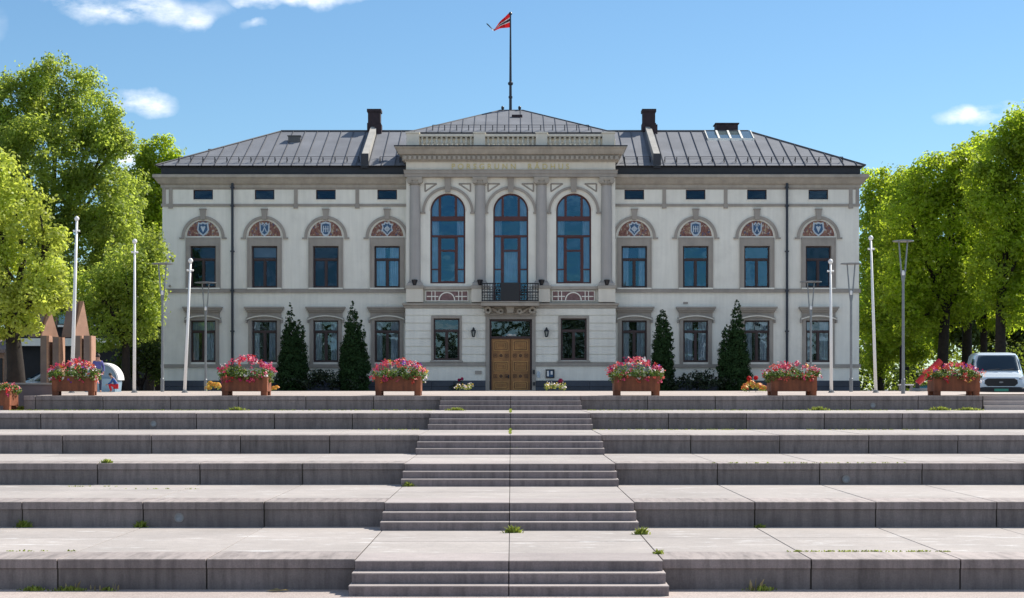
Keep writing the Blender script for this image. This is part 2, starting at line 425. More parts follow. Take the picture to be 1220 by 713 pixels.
ops = []
for u in WU: ops += [opn(u,15.3,293.3,343.2), opn(u,15,382,431.8), opn(u,11.7,226.2,238)]
XRL, XRR = U(-124.5, YR), U(124.5, YR)
mb = MB()
wall_open(mb, XL, XRL, zw(454.5), zw(205), YW, YW+.3, [o for o in ops if o[0] < 0])
wall_open(mb, XRR, XR, zw(454.5), zw(205), YW, YW+.3, [o for o in ops if o[0] > 0])
YBK = 90.4
mb.add([(XL,YW,ZB),(XL,YBK,ZB),(XL,YBK,zw(205)),(XL,YW,zw(205))], [(0,3,2,1)])
mb.add([(XR,YW,ZB),(XR,YBK,ZB),(XR,YBK,zw(205)),(XR,YW,zw(205))], [(0,1,2,3)])
mb.add([(XL,YBK,ZB),(XR,YBK,ZB),(XR,YBK,zw(205)),(XL,YBK,zw(205))], [(0,3,2,1)])
# upper centre wall with arched openings
AR = [-75,0,75]; ACZ = 251.5
def UR(u): return U(u, YR)
def ZR(v): return Z(v, YR)
RW = 20.9*YR/F0
aops = [(UR(u)-RW, UR(u)+RW, ZR(338), ZR(ACZ-20.9)) for u in AR]
aops[1] = (aops[1][0], aops[1][1], ZR(359), aops[1][3])
wall_open(mb, XRL, XRR, ZR(361.5), ZR(176), YR, YR+.3, aops)
for u in AR:          # spandrels that turn the square heads into round arches
    cx, cz = UR(u), ZR(ACZ); n = 14
    for sgn in (-1, 1):
        pts = [(cx+sgn*RW*math.cos(math.pi/2*i/n), cz+RW*math.sin(math.pi/2*i/n)) for i in range(n+1)]
        cor = (cx+sgn*RW, cz+RW)
        for p, q in zip(pts, pts[1:]):
            tri = [(p[0],YR,p[1]),(cor[0],YR,cor[1]),(q[0],YR,q[1])]
            mb.add(tri, [(0,1,2) if sgn > 0 else (2,1,0)])
            mb.add([(p[0],YR,p[1]),(q[0],YR,q[1]),(q[0],YR+.3,q[1]),(p[0],YR+.3,p[1])], [(0,1,2,3)])
for x in (XRL, XRR): mb.add([(x,YR,ZR(361.5)),(x,YW+.02,ZR(361.5)),(x,YW+.02,ZR(165)),(x,YR,ZR(165))], [(0,1,2,3)])
# attic block under the centre roof
mb.box(XRL+.3, XRR-.3, YR+.35, 89.2, ZR(205), ZR(158.5))
# ground floor centre: recessed joints behind rusticated courses
GU = lambda u: U(u, YG); GZ = lambda v: Z(v, YG)
gw = [(GU(u-15.5), GU(u+15.5), GZ(429.5), GZ(379.4)) for u in (-76.5, 75)]
gd = (GU(-25.3), GU(25.3), .0, GZ(380.5))
XGL, XGR = GU(-125.5), GU(125)
gops = gw + [gd]
wall_open(mb, XGL, XGR, GZ(454.5), GZ(361.5), YG+.05, YG+.4, gops)
rows = [367.5, 376, 385.3, 394.6, 403.9, 413.2, 422.6, 432]
cr = MB()
for a, b_ in zip(rows, rows[1:]):
    wall_open(cr, XGL, XGR, GZ(b_)+.022, GZ(a)-.022, YG, YG+.06, gops)
    for z in (GZ(b_)+.022, GZ(a)-.022):
        segs = [(XGL, XGR)]
        for o in gops:
            if o[2] < z < o[3]:
                segs = [s for (p,q) in segs for s in ((p,min(q,o[0])),(max(p,o[1]),q)) if s[1] > s[0]]
        for p, q in segs: cr.add([(p,YG,z),(q,YG,z),(q,YG+.06,z),(p,YG+.06,z)], [(0,1,2,3)])
wall_open(cr, XGL, XGR, GZ(454), GZ(436.5), YG+.01, YG+.06, [gd])
for x, sg in ((XGL,1),(XGR,-1)): mb.add([(x,YG,.1),(x,YW+.02,.1),(x,YW+.02,GZ(361)),(x,YG,GZ(361))], [(0,1,2,3)])
P(cr, 'rusticated_wall', M['plaster'])
P(mb, 'wall', M['plaster'])
# dark rooms behind the glass
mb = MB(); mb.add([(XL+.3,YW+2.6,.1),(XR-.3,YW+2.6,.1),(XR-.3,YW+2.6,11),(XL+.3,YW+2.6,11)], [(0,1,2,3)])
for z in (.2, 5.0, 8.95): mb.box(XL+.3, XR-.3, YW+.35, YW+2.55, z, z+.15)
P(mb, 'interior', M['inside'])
# plinth
mb = MB()
for a, b_, y in ((XL-.06, XRL-.02, YW-.06),(XRR+.02, XR+.06, YW-.06),(XGL-.04, GU(-29.8), YG-.05),(GU(29.8), XGR+.04, YG-.05)):
    n = max(1, round((b_-a)/1.3)); w_ = (b_-a)/n
    for i in range(n):
        for z0, z1 in ((.08,.33),(.345,.62)): mb.box(a+i*w_+.006, a+(i+1)*w_-.006, y, y+.3, z0, z1)
P(mb, 'plinth', M['plinth'])
# string courses, cornices (profiles swept around three sides)
def sweep(mb, x0, x1, yf, yb, prof):     # prof: (projection, z) bottom to top
    V = []
    for p, z in prof: V += [(x0-p,yb,z),(x0-p,yf-p,z),(x1+p,yf-p,z),(x1+p,yb,z)]
    Fs = []
    for i in range(len(prof)-1):
        for j in range(3): Fs.append((4*i+j,4*i+j+1,4*i+5+j,4*i+4+j))
    Fs += [(3,2,1,0), tuple(4*(len(prof)-1)+j for j in range(4))]
    mb.add(V, Fs)
mb = MB()
sweep(mb, XL, XR, YW, 90, [(.0,zw(224)),(.07,zw(224)),(.07,zw(220.5)),(.16,zw(219.5)),(.22,zw(217.5)),(.32,zw(214)),(.40,zw(212.5)),(.40,zw(209.3)),(.30,zw(208.6)),(.0,zw(208.6))])
P(mb, 'cornice', M['trim2'])
mb = MB()
sweep(mb, XL-.0, XR+.0, YW, 90, [(.36,zw(208.6)+.002),(.36,zw(208.3)),(.10,zw(208)),(.05,zw(207.6)),(.05,zw(199.6)),(.20,zw(198.8)),(.20,zw(198.0)),(.0,zw(198.0))])
P(mb, 'gutter_band', M['band'])
mb = MB()
for a, b_ in ((XL, XRL), (XRR, XR)):
    s = -1 if a == XL else 1
    mb.box(a-(.05 if s<0 else 0), b_+(.05 if s>0 else 0), YW-.06, YW+.02, zw(246.3), zw(243.3))
    mb.box(a-(.07 if s<0 else 0), b_+(.07 if s>0 else 0), YW-.09, YW+.02, zw(349.0), zw(345.8))
    mb.box(a-(.05 if s<0 else 0), b_+(.05 if s>0 else 0), YW-.06, YW+.02, zw(345.7), zw(344.3))
    mb.box(a-(.07 if s<0 else 0), b_+(.07 if s>0 else 0), YW-.08, YW+.02, zw(438.2), zw(434.2))
P(mb, 'string_course', M['trim'])
mb = MB()
for u in (-405,-256,-182.8,182.8,256,405): 
    mb.box(xw(u-2.1), xw(u+2.1), YW-.045, YW+.02, zw(243.2), zw(224)); mb.box(xw(u-2.6), xw(u+2.6), YW-.085, YW+.02, zw(248.6), zw(243))
for u in (-413, 413): mb.box(xw(u-2), xw(u+2), YW-.05, YW+.02, zw(246), zw(224))
for a, b_ in ((XL,XRL),(XRR,XR)): mb.box(a,b_,YW-.02,YW+.02,zw(226.1),zw(224))
P(mb, 'frieze_pilaster', M['trim'])
# windows ------------------------------------------------------------
wr = random.Random(11)
def quad(mb, x0, x1, y, z0, z1): mb.add([(x0,y,z0),(x1,y,z0),(x1,y,z1),(x0,y,z1)], [(0,1,2,3)])
def cloth(mb, x0, x1, y, z0, z1, n=None):       # wavy hanging cloth
    n = n or max(4, int((x1-x0)/.03)); V = []
    for i in range(n+1):
        x = x0+(x1-x0)*i/n; yy = y + .02*math.sin(i*1.9)+.01*math.sin(i*.7)
        V += [(x,yy,z0),(x,yy,z1)]
    mb.add(V, [(2*i,2*i+2,2*i+3,2*i+1) for i in range(n)])
def casement(name, x0, x1, z0, z1, yf, zt, glass, cur, fw=.07, blind=0, extra=None, mulw=.035):
    f = MB(); y0, y1 = yf+.12, yf+.22
    f.frame(x0, x1, z0, z1, fw, y0, y1)
    f.box(x0+fw, x1-fw, y0-.02, y1, zt-.05, zt+.05)
    xm = (x0+x1)/2
    f.box(xm-mulw*1.3, xm+mulw*1.3, y0-.015, y1, z0+fw, zt-.05)
    for a, b_ in ((x0+fw, xm-mulw*1.3), (xm+mulw*1.3, x1-fw)): f.frame(a, b_, z0+fw, zt-.05, .028, y0+.02, y1-.02)
    o = P(f, name, M['wood_dark'])
    gl = MB()
    for a, b_, c, e in ((x0+fw, xm, z0+fw, zt), (xm, x1-fw, z0+fw, zt), (x0+fw, x1-fw, zt, z1-fw)):
        t = wr.uniform(-.004,.004); t2 = wr.uniform(-.006,.004)
        gl.add([(a,y0+.06,c),(b_,y0+.06+t,c),(b_,y0+.06+t+t2,e),(a,y0+.06+t2,e)], [(0,1,2,3)])
    P(gl, 'glass_pane', glass, o)
    if cur:
        c = MB(); wd = (x1-x0)
        cloth(c, x0+.04, x0+wd*wr.uniform(.28,.42), yf+.28, z0, z1); cloth(c, x1-wd*wr.uniform(.28,.42), x1-.04, yf+.28, z0, z1)
        P(c, 'curtain', M['curtain'], o)
    if blind:
        c = MB(); quad(c, x0+.03, x1-.03, yf+.27, z1-blind, z1); P(c, 'roller_blind', M['blind'], o)
    return o
def surround(mb, x0, x1, z0, z1, w, y, top=None, sill=True):
    t = top or w
    mb.box(x0-w, x0, y-.07, y+.02, z0, z1+t); mb.box(x1, x1+w, y-.07, y+.02, z0, z1+t); mb.box(x0, x1, y-.07, y+.02, z1, z1+t)
    e = .025
    mb.box(x0-w-e, x0-w+.03, y-.09, y+.02, z0, z1+t+e); mb.box(x1+w-.03, x1+w+e, y-.09, y+.02, z0, z1+t+e); mb.box(x0-w+.03, x1+w-.03, y-.09, y+.02, z1+t-.03, z1+t+e)
def crest(u, kind, par):
    # a shield with a pale border, a blue field and a simple charge
    cx, cz = xw(u), zw(273); s = .04*80/80
    def shield(k, wav=0):
        pts = []
        base = [(-6,8),(-3,7),(0,8.4),(3,7),(6,8),(6.6,3),(7.2,-1),(5,-5),(0,-9),(-5,-5),(-7.2,-1),(-6.6,3)]
        if kind % 4 == 1: base = [(-6,8),(-4,5.6),(-2,8),(0,5.6),(2,8),(4,5.6),(6,8),(5.8,-2),(3.4,-6.6),(0,-9),(-3.4,-6.6),(-5.8,-2)]
        if kind % 4 == 2: base = [(-6,7),(0,9),(6,7),(6,-3),(3,-8),(0,-9),(-3,-8),(-6,-3)]
        if kind % 4 == 3: base = [(-7,6),(-4,6.4),(-2.6,9),(0,7),(2.6,9),(4,6.4),(7,6),(5.6,2),(7,-2),(4,-4.4),(0,-9),(-4,-4.4),(-7,-2),(-5.6,2)]
        return [(cx+x*s*k, cz+z*s*k) for x, z in base][::-1]
    m = MB(); m.prism(shield(1.0), YW-.015, YW+.03); o = P(m, 'crest', M['crest_w'], par)
    m = MB(); m.prism(shield(.74), YW-.025, YW-.012)
    m.ring(cx, cz, .26*1.2, .30*1.2, R(20), R(160), YW+.0, YW+.04, 8)
    P(m, 'shield_field', M['crest_b'], o) if False else None
    m2 = MB(); m2.prism(shield(.74), YW-.022, YW-.013)
    fo = P(m2, 'crest_field', M['crest_b'], par)
    m = MB()
    if kind % 4 == 0:
        m.prism([(cx+x*s,cz+z*s) for x,z in [(-3,2.5),(0,-4.5),(3,2.5),(1.4,3.6),(0,2.2),(-1.4,3.6)]], YW-.03, YW-.02)
    elif kind % 4 == 1:
        for q in (-1,1): m.prism([(cx+x*s*q,cz+z*s) for x,z in ([(0,3),(-3,-4),(-1.8,-4),(0,.6)] if q>0 else [(-.0,3),(0,.6),(-1.8,-4),(-3,-4)][::1])], YW-.03, YW-.02)
        m.box(cx-2*s, cx+2*s, YW-.029, YW-.02, cz+3.2*s, cz+4*s)
    elif kind % 4 == 2:
        for q in (-2.6,0,2.6): m.box(cx+(q-.55)*s, cx+(q+.55)*s, YW-.03, YW-.02, cz-4*s, cz+3.6*s)
        m.box(cx-3.4*s, cx+3.4*s, YW-.034, YW-.025, cz-.5*s, cz+.5*s)
    else:
        m.ring(cx, cz, 1.6*s, 3.0*s, 0, 2*math.pi, YW-.03, YW-.02, 12); m.box(cx-.5*s, cx+.5*s, YW-.032, YW-.02, cz-4.5*s, cz+4*s)
        m.box(cx-4*s, cx+4*s, YW-.034, YW-.02, cz-.5*s, cz+.5*s)
    P(m, 'crest_charge', M['crest_w'], par)
def mosaic():
    m = bpy.data.materials.new('sgraffito_ornament'); m.use_nodes = True
    nt = m.node_tree; N = nt.nodes; L = nt.links; b = N['Principled BSDF']; b.inputs['Roughness'].default_value = .8
    tc = N.new('ShaderNodeTexCoord'); v = N.new('ShaderNodeTexVoronoi'); v.inputs['Scale'].default_value = 11
    v2 = N.new('ShaderNodeTexWave'); v2.inputs['Scale'].default_value = 2.2; v2.inputs['Distortion'].default_value = 9; v2.inputs['Detail Scale'].default_value = 2.5
    L.new(tc.outputs['Object'], v.inputs['Vector']); L.new(tc.outputs['Object'], v2.inputs['Vector'])
    cr = N.new('ShaderNodeValToRGB'); e = cr.color_ramp; e.interpolation = 'CONSTANT'
    cols = [(0,(.14,.055,.05)),(.30,(.27,.15,.11)),(.50,(.36,.29,.19)),(.68,(.16,.07,.06)),(.80,(.08,.09,.16)),(.90,(.42,.38,.34))]
    e.elements[0].position = 0; e.elements[0].color = (*cols[0][1],1); e.elements[1].position = cols[1][0]; e.elements[1].color = (*cols[1][1],1)
    for p, c in cols[2:]: q = e.elements.new(p); q.color = (*c,1)
    sx = N.new('ShaderNodeSeparateColor'); L.new(v.outputs['Color'], sx.inputs[0]); L.new(sx.outputs[0], cr.inputs[0])
    mx = N.new('ShaderNodeMix'); mx.data_type = 'RGBA'; mx.inputs[7].default_value = (.22,.11,.085,1)
    mr = N.new('ShaderNodeMapRange'); mr.inputs[1].default_value = .5; mr.inputs[2].default_value = .6; L.new(v2.outputs['Fac'], mr.inputs[0])
    L.new(mr.outputs[0], mx.inputs[0]); L.new(cr.outputs[0], mx.inputs[6]); L.new(mx.outputs[2], b.inputs['Base Color'])
    return m
M['mosaic'] = mosaic()
M['crest_w'] = mat('crest_pale', (.45,.52,.58), .7, .1, 5); M['crest_b'] = mat('crest_blue', (.03,.09,.19), .6, .3, 9)
M['panel_pink'] = mat('pink_panel', (.20,.12,.12), .8, .25, 8.0)
# which windows have curtains / blinds / strong reflections: (curtain, blind)
UPC = [(0,0),(0,.52),(0,.08),(1,0),(1,0),(0,0),(0,0),(0,0)]
LOC = [(1,.55),(1,0),(1,0),(1,0),(1,0),(1,0),(1,0),(1,0)]
for i, u in enumerate(WU):
    # upper floor
    tr = MB(); hood = MB(); sills = MB()
    x0, x1, z0, z1 = opn(u,15.3,293.3,343.2)
    casement('window', x0, x1, z0, z1, YW, zw(309), M['glass_up'] if 2 < i < 7 else M['glass_dim'], UPC[i][0], blind=UPC[i][1])
    surround(tr, x0, x1, z0-.02, z1, 4.7*.04, YW, top=9.2*.04)
    sills.box(x0-.2, x1+.2, YW-.12, YW+.14, z0-.07, z0)
    cx = xw(u)
    tr.ring(cx, zw(283.3), 22.2*.04, 25.6*.04, 0, math.pi, YW-.08, YW+.02, 28)
    for s in (-1, 1): tr.box(cx+s*25.2*.04-2.9*.04, cx+s*25.2*.04+2.9*.04, YW-.09, YW+.02, zw(285), zw(283.3))
    tr.prism([(cx-.1,zw(262)),(cx+.1,zw(262)),(cx+.15,zw(250.3)),(cx-.15,zw(250.3))], YW-.13, YW+.02)
    tr.box(cx-.17, cx+.17, YW-.15, YW+.02, zw(250.2), zw(249))
    tm = MB(); n = 20
    tm.prism([(cx+19.3*.04*math.cos(math.pi*k/n), zw(282.3)+19.3*.04*math.sin(math.pi*k/n)) for k in range(n+1)][::-1][::-1], YW-.006, YW+.02)
    to = P(tm, 'tympanum', M['mosaic'])
    sills.box(cx-19.6*.04, cx+19.6*.04, YW-.03, YW+.02, zw(283.1), zw(281.8))
    crest(u, [0,1,2,3,3,2,1,0][i], to)
    # soft reveal ring
    sills.ring(cx, zw(282.3), 19.3*.04, 20.1*.04, 0, math.pi, YW-.03, YW+.02, 24)
    P(tr, 'window_surround', M['trim']); P(sills, 'window_sill', M['plaster'])
    # ground floor
    tr = MB(); sills = MB()
    x0, x1, z0, z1 = opn(u,15,382,431.8)
    casement('window', x0, x1, z0, z1, YW, zw(395), M['glass'], LOC[i][0], blind=LOC[i][1])
    w_ = 4.2*.04
    tr.box(x0-w_, x0, YW-.07, YW+.02, zw(434.2)+.003, z1+.08); tr.box(x1, x1+w_, YW-.07, YW+.02, zw(434.2)+.003, z1+.08); tr.box(x0, x1, YW-.068, YW+.02, z1, z1+.08)
    # hood: corbelled cornice over a frieze with a segmental label
    hood.box(cx-23.5*.04, cx+23.5*.04, YW-.34, YW+.02, zw(368), zw(366))
    hood.box(cx-22.3*.04, cx+22.3*.04, YW-.27, YW+.02, zw(370.3), zw(368.02))
    hood.box(cx-21*.04, cx+21*.04, YW-.18, YW+.02, zw(372.4), zw(370.32))
    hood.box(cx-20*.04, cx+20*.04, YW-.10, YW+.02, zw(379.4), zw(372.42))
    rr = 2.2; a = math.asin(20.5*.04/rr)
    sills.ring(cx, zw(377.3)-rr, rr, rr+.055, math.pi/2-a, math.pi/2+a, YW-.17, YW+.0, 16)
    hood.ring(cx, zw(377.3)-rr, rr+.058, rr+.10, math.pi/2-a*1.02, math.pi/2+a*1.02, YW-.19, YW+.0, 16)
    for s in (-1, 1): hood.box(cx+s*21*.04-.035, cx+s*21*.04+.035, YW-.17, YW+.02, zw(385), zw(381.2))
    P(tr, 'window_surround', M['trim']); P(hood, 'window_hood', M['trim']); P(sills, 'hood_label', M['plaster'])
    # attic
    sills = MB()
    x0, x1, z0, z1 = opn(u,11.7,226.2,238)
    f = MB(); f.frame(x0, x1, z0, z1, .045, YW+.08, YW+.16); o = P(f, 'attic_window', M['wood_dark'])
    gl = MB(); quad(gl, x0+.03, x1-.03, YW+.12, z0+.03, z1-.03); P(gl, 'glass_pane', M['glass_dim'], o)
    sills.box(x0-.03, x1+.03, YW-.03, YW+.1, z0-.05, z0); P(sills, 'window_sill', M['plaster'])
# downpipes
for u in (-331, 328.5):
    m = MB(); m.tube([(xw(u),YW-.16,zw(455)),(xw(u),YW-.16,zw(219))], .062, 10)
    for v in (224,246,300,347,395,436): m.box(xw(u)-.085, xw(u)+.085, YW-.24, YW-.02, zw(v)-.03, zw(v)+.03)
    o = P(m, 'downpipe', M['navy_pipe'])
# ground-floor windows of the centre
for i, (x0, x1, z0, z1) in enumerate(gw):
    casement('window', x0, x1, z0, z1, YG, GZ(394), M['glass'], 0)
    m = MB(); m.frame(x0-.11, x1+.11, z0-.02, z1+.12, .11, YG-.045, YG+.02, False); m.box(x0-.16, x1+.16, YG-.09, YG+.1, z0-.1, z0-.02)
    P(m, 'window_surround', M['trim'])
# arched windows -------------------------------------------------------
for i, u in enumerate(AR):
    cx, cz = UR(u), ZR(ACZ); x0, x1, zb, _ = aops[i]; zs = ZR(338)
    y0, y1 = YR+.12, YR+.24
    f = MB(); fw = .075
    f.ring(cx, cz, RW-fw, RW, 0, math.pi, y0, y1, 28)
    f.box(x0, x0+fw, y0, y1, zb, cz); f.box(x1-fw, x1, y0, y1, zb, cz); f.box(x0+fw, x1-fw, y0, y1, zb, zb+.07)
    s = YR/F0
    f.box(x0+fw, x1-fw, y0-.04, y1, ZR(263.3), ZR(257.8))
    f.box(x0+fw, x1-fw, y0-.03, y1, ZR(282.6), ZR(280.2))
    for q in (-1, 1):
        xm = cx+q*9.6*s
        f.box(xm-.055, xm+.055, y0-.01, y1, ZR(257.7), cz+math.sqrt(RW**2-(9.6*s)**2)-.05)
        xm = cx+q*10.6*s
        f.box(xm-.045, xm+.045, y0-.01, y1, zb+.07, ZR(282.6))
        a, b_ = sorted((cx+q*(RW-fw), xm+q*.045))
        f.box(a, b_, y0, y1, ZR(321)-.03, ZR(321)+.03)
    f.frame(cx-9.4*s, cx+9.4*s, zb+.07, ZR(282.7), .05, y0+.01, y1-.01); f.box(cx-9.4*s+.05, cx+9.4*s-.05, y0, y1, ZR(299.8), ZR(297.6))
    if i == 1: f.box(cx-9.2*s, cx+9.2*s, y0+.03, y1-.03, zb, ZR(345))
    o = P(f, 'arched_window', M['wood_red'])
    gl = MB(); n = 20
    gl.add([(cx+(RW-.03)*math.cos(math.pi*k/n), y0+.05, cz+(RW-.03)*math.sin(math.pi*k/n)) for k in range(n+1)] , [tuple(range(n+1))])
    for a, b_, c, e in ((x0+.03,x1-.03,ZR(280.5),cz),(x0+.03,cx-10.6*s,zb+.03,ZR(280.5)),(cx+10.6*s,x1-.03,zb+.03,ZR(280.5)),(cx-10.6*s,cx+10.6*s,zb+.03,ZR(280.5))):
        t = wr.uniform(-.004,.004); t2 = wr.uniform(-.01,.002)
        gl.add([(a,y0+.05,c),(b_,y0+.05+t,c),(b_,y0+.05+t+t2,e),(a,y0+.05+t2,e)], [(0,1,2,3)])
    P(gl, 'glass_pane', M['glass_up'], o)
    c = MB(); cloth(c, x0+.05, x0+.40, YR+.30, zs, cz+.6); cloth(c, x1-.40, x1-.05, YR+.30, zs, cz+.6)
    if i == 1: cloth(c, cx-.33, cx+.33, YR+.38, zs, ZR(300))
    P(c, 'curtain', M['curtain'], o)
# centre mouldings
tr = MB(); s = YR/F0; pl = MB()
for u in AR:
    cx, cz = UR(u), ZR(253)
    tr.ring(cx, cz, 27.6*s, 30.6*s, 0, math.pi, YR-.09, YR+.02, 32)
    pl.ring(cx, ZR(ACZ), 20.9*s, 22.3*s, 0, math.pi, YR-.03, YR+.02, 32)
    for q in (-1,1):
        tr.box(cx+q*29.6*s-2.9*s, cx+q*29.6*s+2.9*s, YR-.10, YR+.02, ZR(255), ZR(253))
        # spandrel triangle outline
        A = (cx+q*27*s, ZR(219.3)); B_ = (cx+q*13.2*s, ZR(219.3)); C_ = (cx+q*27*s, ZR(228.5))
        for p, r_ in ((A,B_),(B_,C_),(C_,A)): tr.tube([(p[0],YR-.01,p[1]),(r_[0],YR-.01,r_[1])], .035, 6)
    tr.prism([(cx-.12,ZR(229.5)),(cx+.12,ZR(229.5)),(cx+.16,ZR(212)),(cx-.16,ZR(212))], YR-.16, YR+.02)
P(tr, 'arch_moulding', M['trim']); P(pl, 'arch_reveal', M['cream'])
# columns
for u in (-114,-36.5,36.5,114):
    cx = UR(u); yc = YR-.02; s = YR/F0
    m = MB()
    r = 6.6*s
    m.lathe(cx, yc, [(r*1.0,ZR(334.5)),(r*1.0,ZR(300)),(r*.985,ZR(260)),(r*.93,ZR(221))], 28)
    o = P(m, 'column', M['column'], smooth=True); smooth_by_angle(o)
    m = MB()
    m.lathe(cx, yc, [(r*1.28,ZR(338.3)),(r*1.36,ZR(337.6)),(r*1.28,ZR(336.6)),(r*1.08,ZR(336)),(r*1.16,ZR(335.3)),(r*1.04,ZR(334.5))], 24)
    m.box(cx-r*1.42, cx+r*1.42, yc-r*1.42, yc+.2, ZR(340.8), ZR(338.3))
    b_ = P(m, 'column_base', M['column'], o)
    m = MB()
    m.lathe(cx, yc, [(r*.95,ZR(221.6)),(r*1.05,ZR(221)),(r*.95,ZR(220.4)),(r*1.08,ZR(217)),(r*1.2,ZR(215.6))], 24)
    for q in (-1,1):
        m.ring(cx+q*r*1.0, ZR(216.6), r*.12, r*.42, 0, 2*math.pi, yc-r*1.25, yc+.1, 14)
        m.ring(cx+q*r*1.0, ZR(216.6), .0, r*.14, 0, 2*math.pi, yc-r*1.32, yc, 8)
    for q in range(-3,4): m.box(cx+q*r*.27-.025, cx+q*r*.27+.025, yc-r*1.15, yc, ZR(220), ZR(216.5))
    m.box(cx-r*1.35, cx+r*1.35, yc-r*1.3, yc+.2, ZR(214.4), ZR(212.2)); m.box(cx-r*1.2, cx+r*1.2, yc-r*1.22, yc+.2, ZR(215.6), ZR(214.42))
    P(m, 'capital', M['trim2'], o)
    m = MB(); m.box(cx-10*s, cx+10*s, YR-.42, YR+.02, ZR(360.6), ZR(344.6)); P(m, 'pedestal', M['cream'])
    m = MB(); m.box(cx-11*s, cx+11*s, YR-.47, YR+.02, ZR(344.5), ZR(341)); P(m, 'pedestal_cap', M['trim2'])
    m = MB(); m.lathe(cx, YR-.39, [(.06,ZR(341)+.003),(.08,ZR(340)),(.13,ZR(336)),(.15,ZR(334.4)),(.11,ZR(334))], 12); P(m, 'floodlight', M['iron'])
# entablature of the centre bay
m = MB()
sweep(m, XRL+.0, XRR+.0, YR-.27, 80.5, [(.0,ZR(211.9)),(.06,ZR(211.9)),(.06,ZR(208.2)),(.09,ZR(208)),(.09,ZR(204.4)),(.12,ZR(203.6)),(.0,ZR(203.4))])
P(m, 'architrave', M['trim'])
m = MB(); m.box(XRL+.01, XRR-.01, YR-.26, YR+.02, ZR(203.5), ZR(194.3)); P(m, 'frieze', M['cream'])
m = MB()
sweep(m, XRL, XRR, YR-.27, 81, [(.02,ZR(194.4)),(.07,ZR(192.8)),(.16,ZR(192.6)),(.16,ZR(186.6)),(.30,ZR(185.6)),(.36,ZR(183)),(.42,ZR(180)),(.50,ZR(178.4)),(.50,ZR(177.4)),(.0,ZR(177.4))])
n = 44
for i in range(n):
    a = XRL-.14+(XRR-XRL+.28)*(i+.22)/n; m.box(a, a+(XRR-XRL+.28)/n*.56, YR-.27-.27, YR-.27-.15, ZR(191.8), ZR(187.6))
P(m, 'cornice', M['trim2'])
m = MB(); sweep(m, XRL, XRR, YR-.27, 81, [(.50,ZR(177.4)+.002),(.53,ZR(177)),(.53,ZR(176)),(.0,ZR(175.6))]); P(m, 'cornice_flashing', M['band'])
# lettering on the frieze
cu = bpy.data.curves.new('gilded_lettering', 'FONT'); cu.body = 'PORSGRUNN  RÅDHUS'; cu.size = .36; cu.extrude = .012
cu.align_x = 'CENTER'; cu.space_character = 1.62; cu.materials.append(M['gold'])
tmp = bpy.data.objects.new('tmp', cu); col.objects.link(tmp); bpy.context.view_layer.update()
me = bpy.data.meshes.new_from_object(tmp.evaluated_get(bpy.context.evaluated_depsgraph_get())); bpy.data.objects.remove(tmp); bpy.data.curves.remove(cu)
me.name = 'gilded_lettering'
if not me.materials: me.materials.append(M['gold'])
o = bpy.data.objects.new('gilded_lettering', me); col.objects.link(o); o.parent = TH
o.location = Vector((UR(-.5), YR-.275, ZR(202.6))) - WL[TH.name]; o.rotation_euler = (R(90),0,0)
# balustrade
YB = YR-.12
m = MB(); bs = YB/F0
bu = lambda u: U(u, YB); bz = lambda v: Z(v, YB)
for a, b_ in ((-124.3,-109),(-44,-30.5),(30,43.5),(109,123.5)):
    m.box(bu(a), bu(b_), YB-.16, YB+.25, bz(175.6), bz(159.6)); m.box(bu(a-.8), bu(b_+.8), YB-.2, YB+.28, bz(159.5), bz(157.9))
m.box(bu(-124.3), bu(123.5), YB-.1, YB+.2, bz(175.6), bz(173.6)-.003); m.box(bu(-109), bu(109), YB-.1, YB+.2, bz(163), bz(160.2))
P(m, 'parapet', M['cream'])
m = MB(); m.lathe(0, 0, [(.06,0),(.07,.03),(.04,.06),(.075,.15),(.06,.22),(.035,.3),(.05,.36),(.07,.40),(.07,.425)], 8)
b0 = None
for a, b_, n in ((-108.5,-44.5,11),(-30,29.5,10),(44,108.5,11)):
    for i in range(n):
        x = bu(a+(b_-a)*(i+.5)/n)
        if b0 is None:
            b0 = m.build('baluster', M['cream'], TH, local=True); bb = b0
        else: bb = b0.copy(); col.objects.link(bb)
        bb.location = Vector((x, YB+.03, bz(173.6))) - WL[TH.name]
# panels under the arched windows
for u in (-76, 74.5):
    cx = UR(u); s = YR/F0
    m = MB(); m.box(cx-25*s, cx+25*s, YR-.1, YR+.01, ZR(358.8), ZR(347.2)); o = P(m, 'ornament_panel', M['panel_pink'])
    m = MB(); m.frame(cx-25.6*s, cx+25.6*s, ZR(359.4), ZR(346.6), .04, YR-.125, YR-.02)
    m.ring(cx, ZR(358.2), 8.6*s, 10*s, 0, math.pi, YR-.125, YR-.09, 18)
    m.box(cx-24*s, cx-10*s, YR-.12, YR-.09, ZR(354.2), ZR(353)); m.box(cx+10*s, cx+24*s, YR-.12, YR-.09, ZR(354.2), ZR(353))
    for q in (-18,-14,14,18): m.box(cx+q*s-.02, cx+q*s+.02, YR-.121, YR-.09, ZR(358.5), ZR(347.5))
    P(m, 'panel_border', M['plaster'], o)
m = MB()
for a, b_ in ((-104,-47),(47,104)): m.box(UR(a), UR(b_), YR-.2, YR+.02, ZR(345.4), ZR(341.6)); 
P(m, 'sill_course', M['trim2'])
m = MB(); sweep(m, XGL, XGR, YG, 80.5, [(.0,GZ(367.4)),(.05,GZ(367)),(.06,GZ(364.6)),(.14,GZ(364)),(.16,GZ(362)),(.10,GZ(361.2)),(.0,GZ(361))]); P(m, 'belt_cornice', M['trim2'])
m = MB()
for a, b_ in ((XGL-.04, GU(-29.6)), (GU(29.6), XGR+.04)): m.box(a, b_, YG-.06, YG+.02, GZ(436.4), GZ(432.3))
P(m, 'string_course', M['trim'])
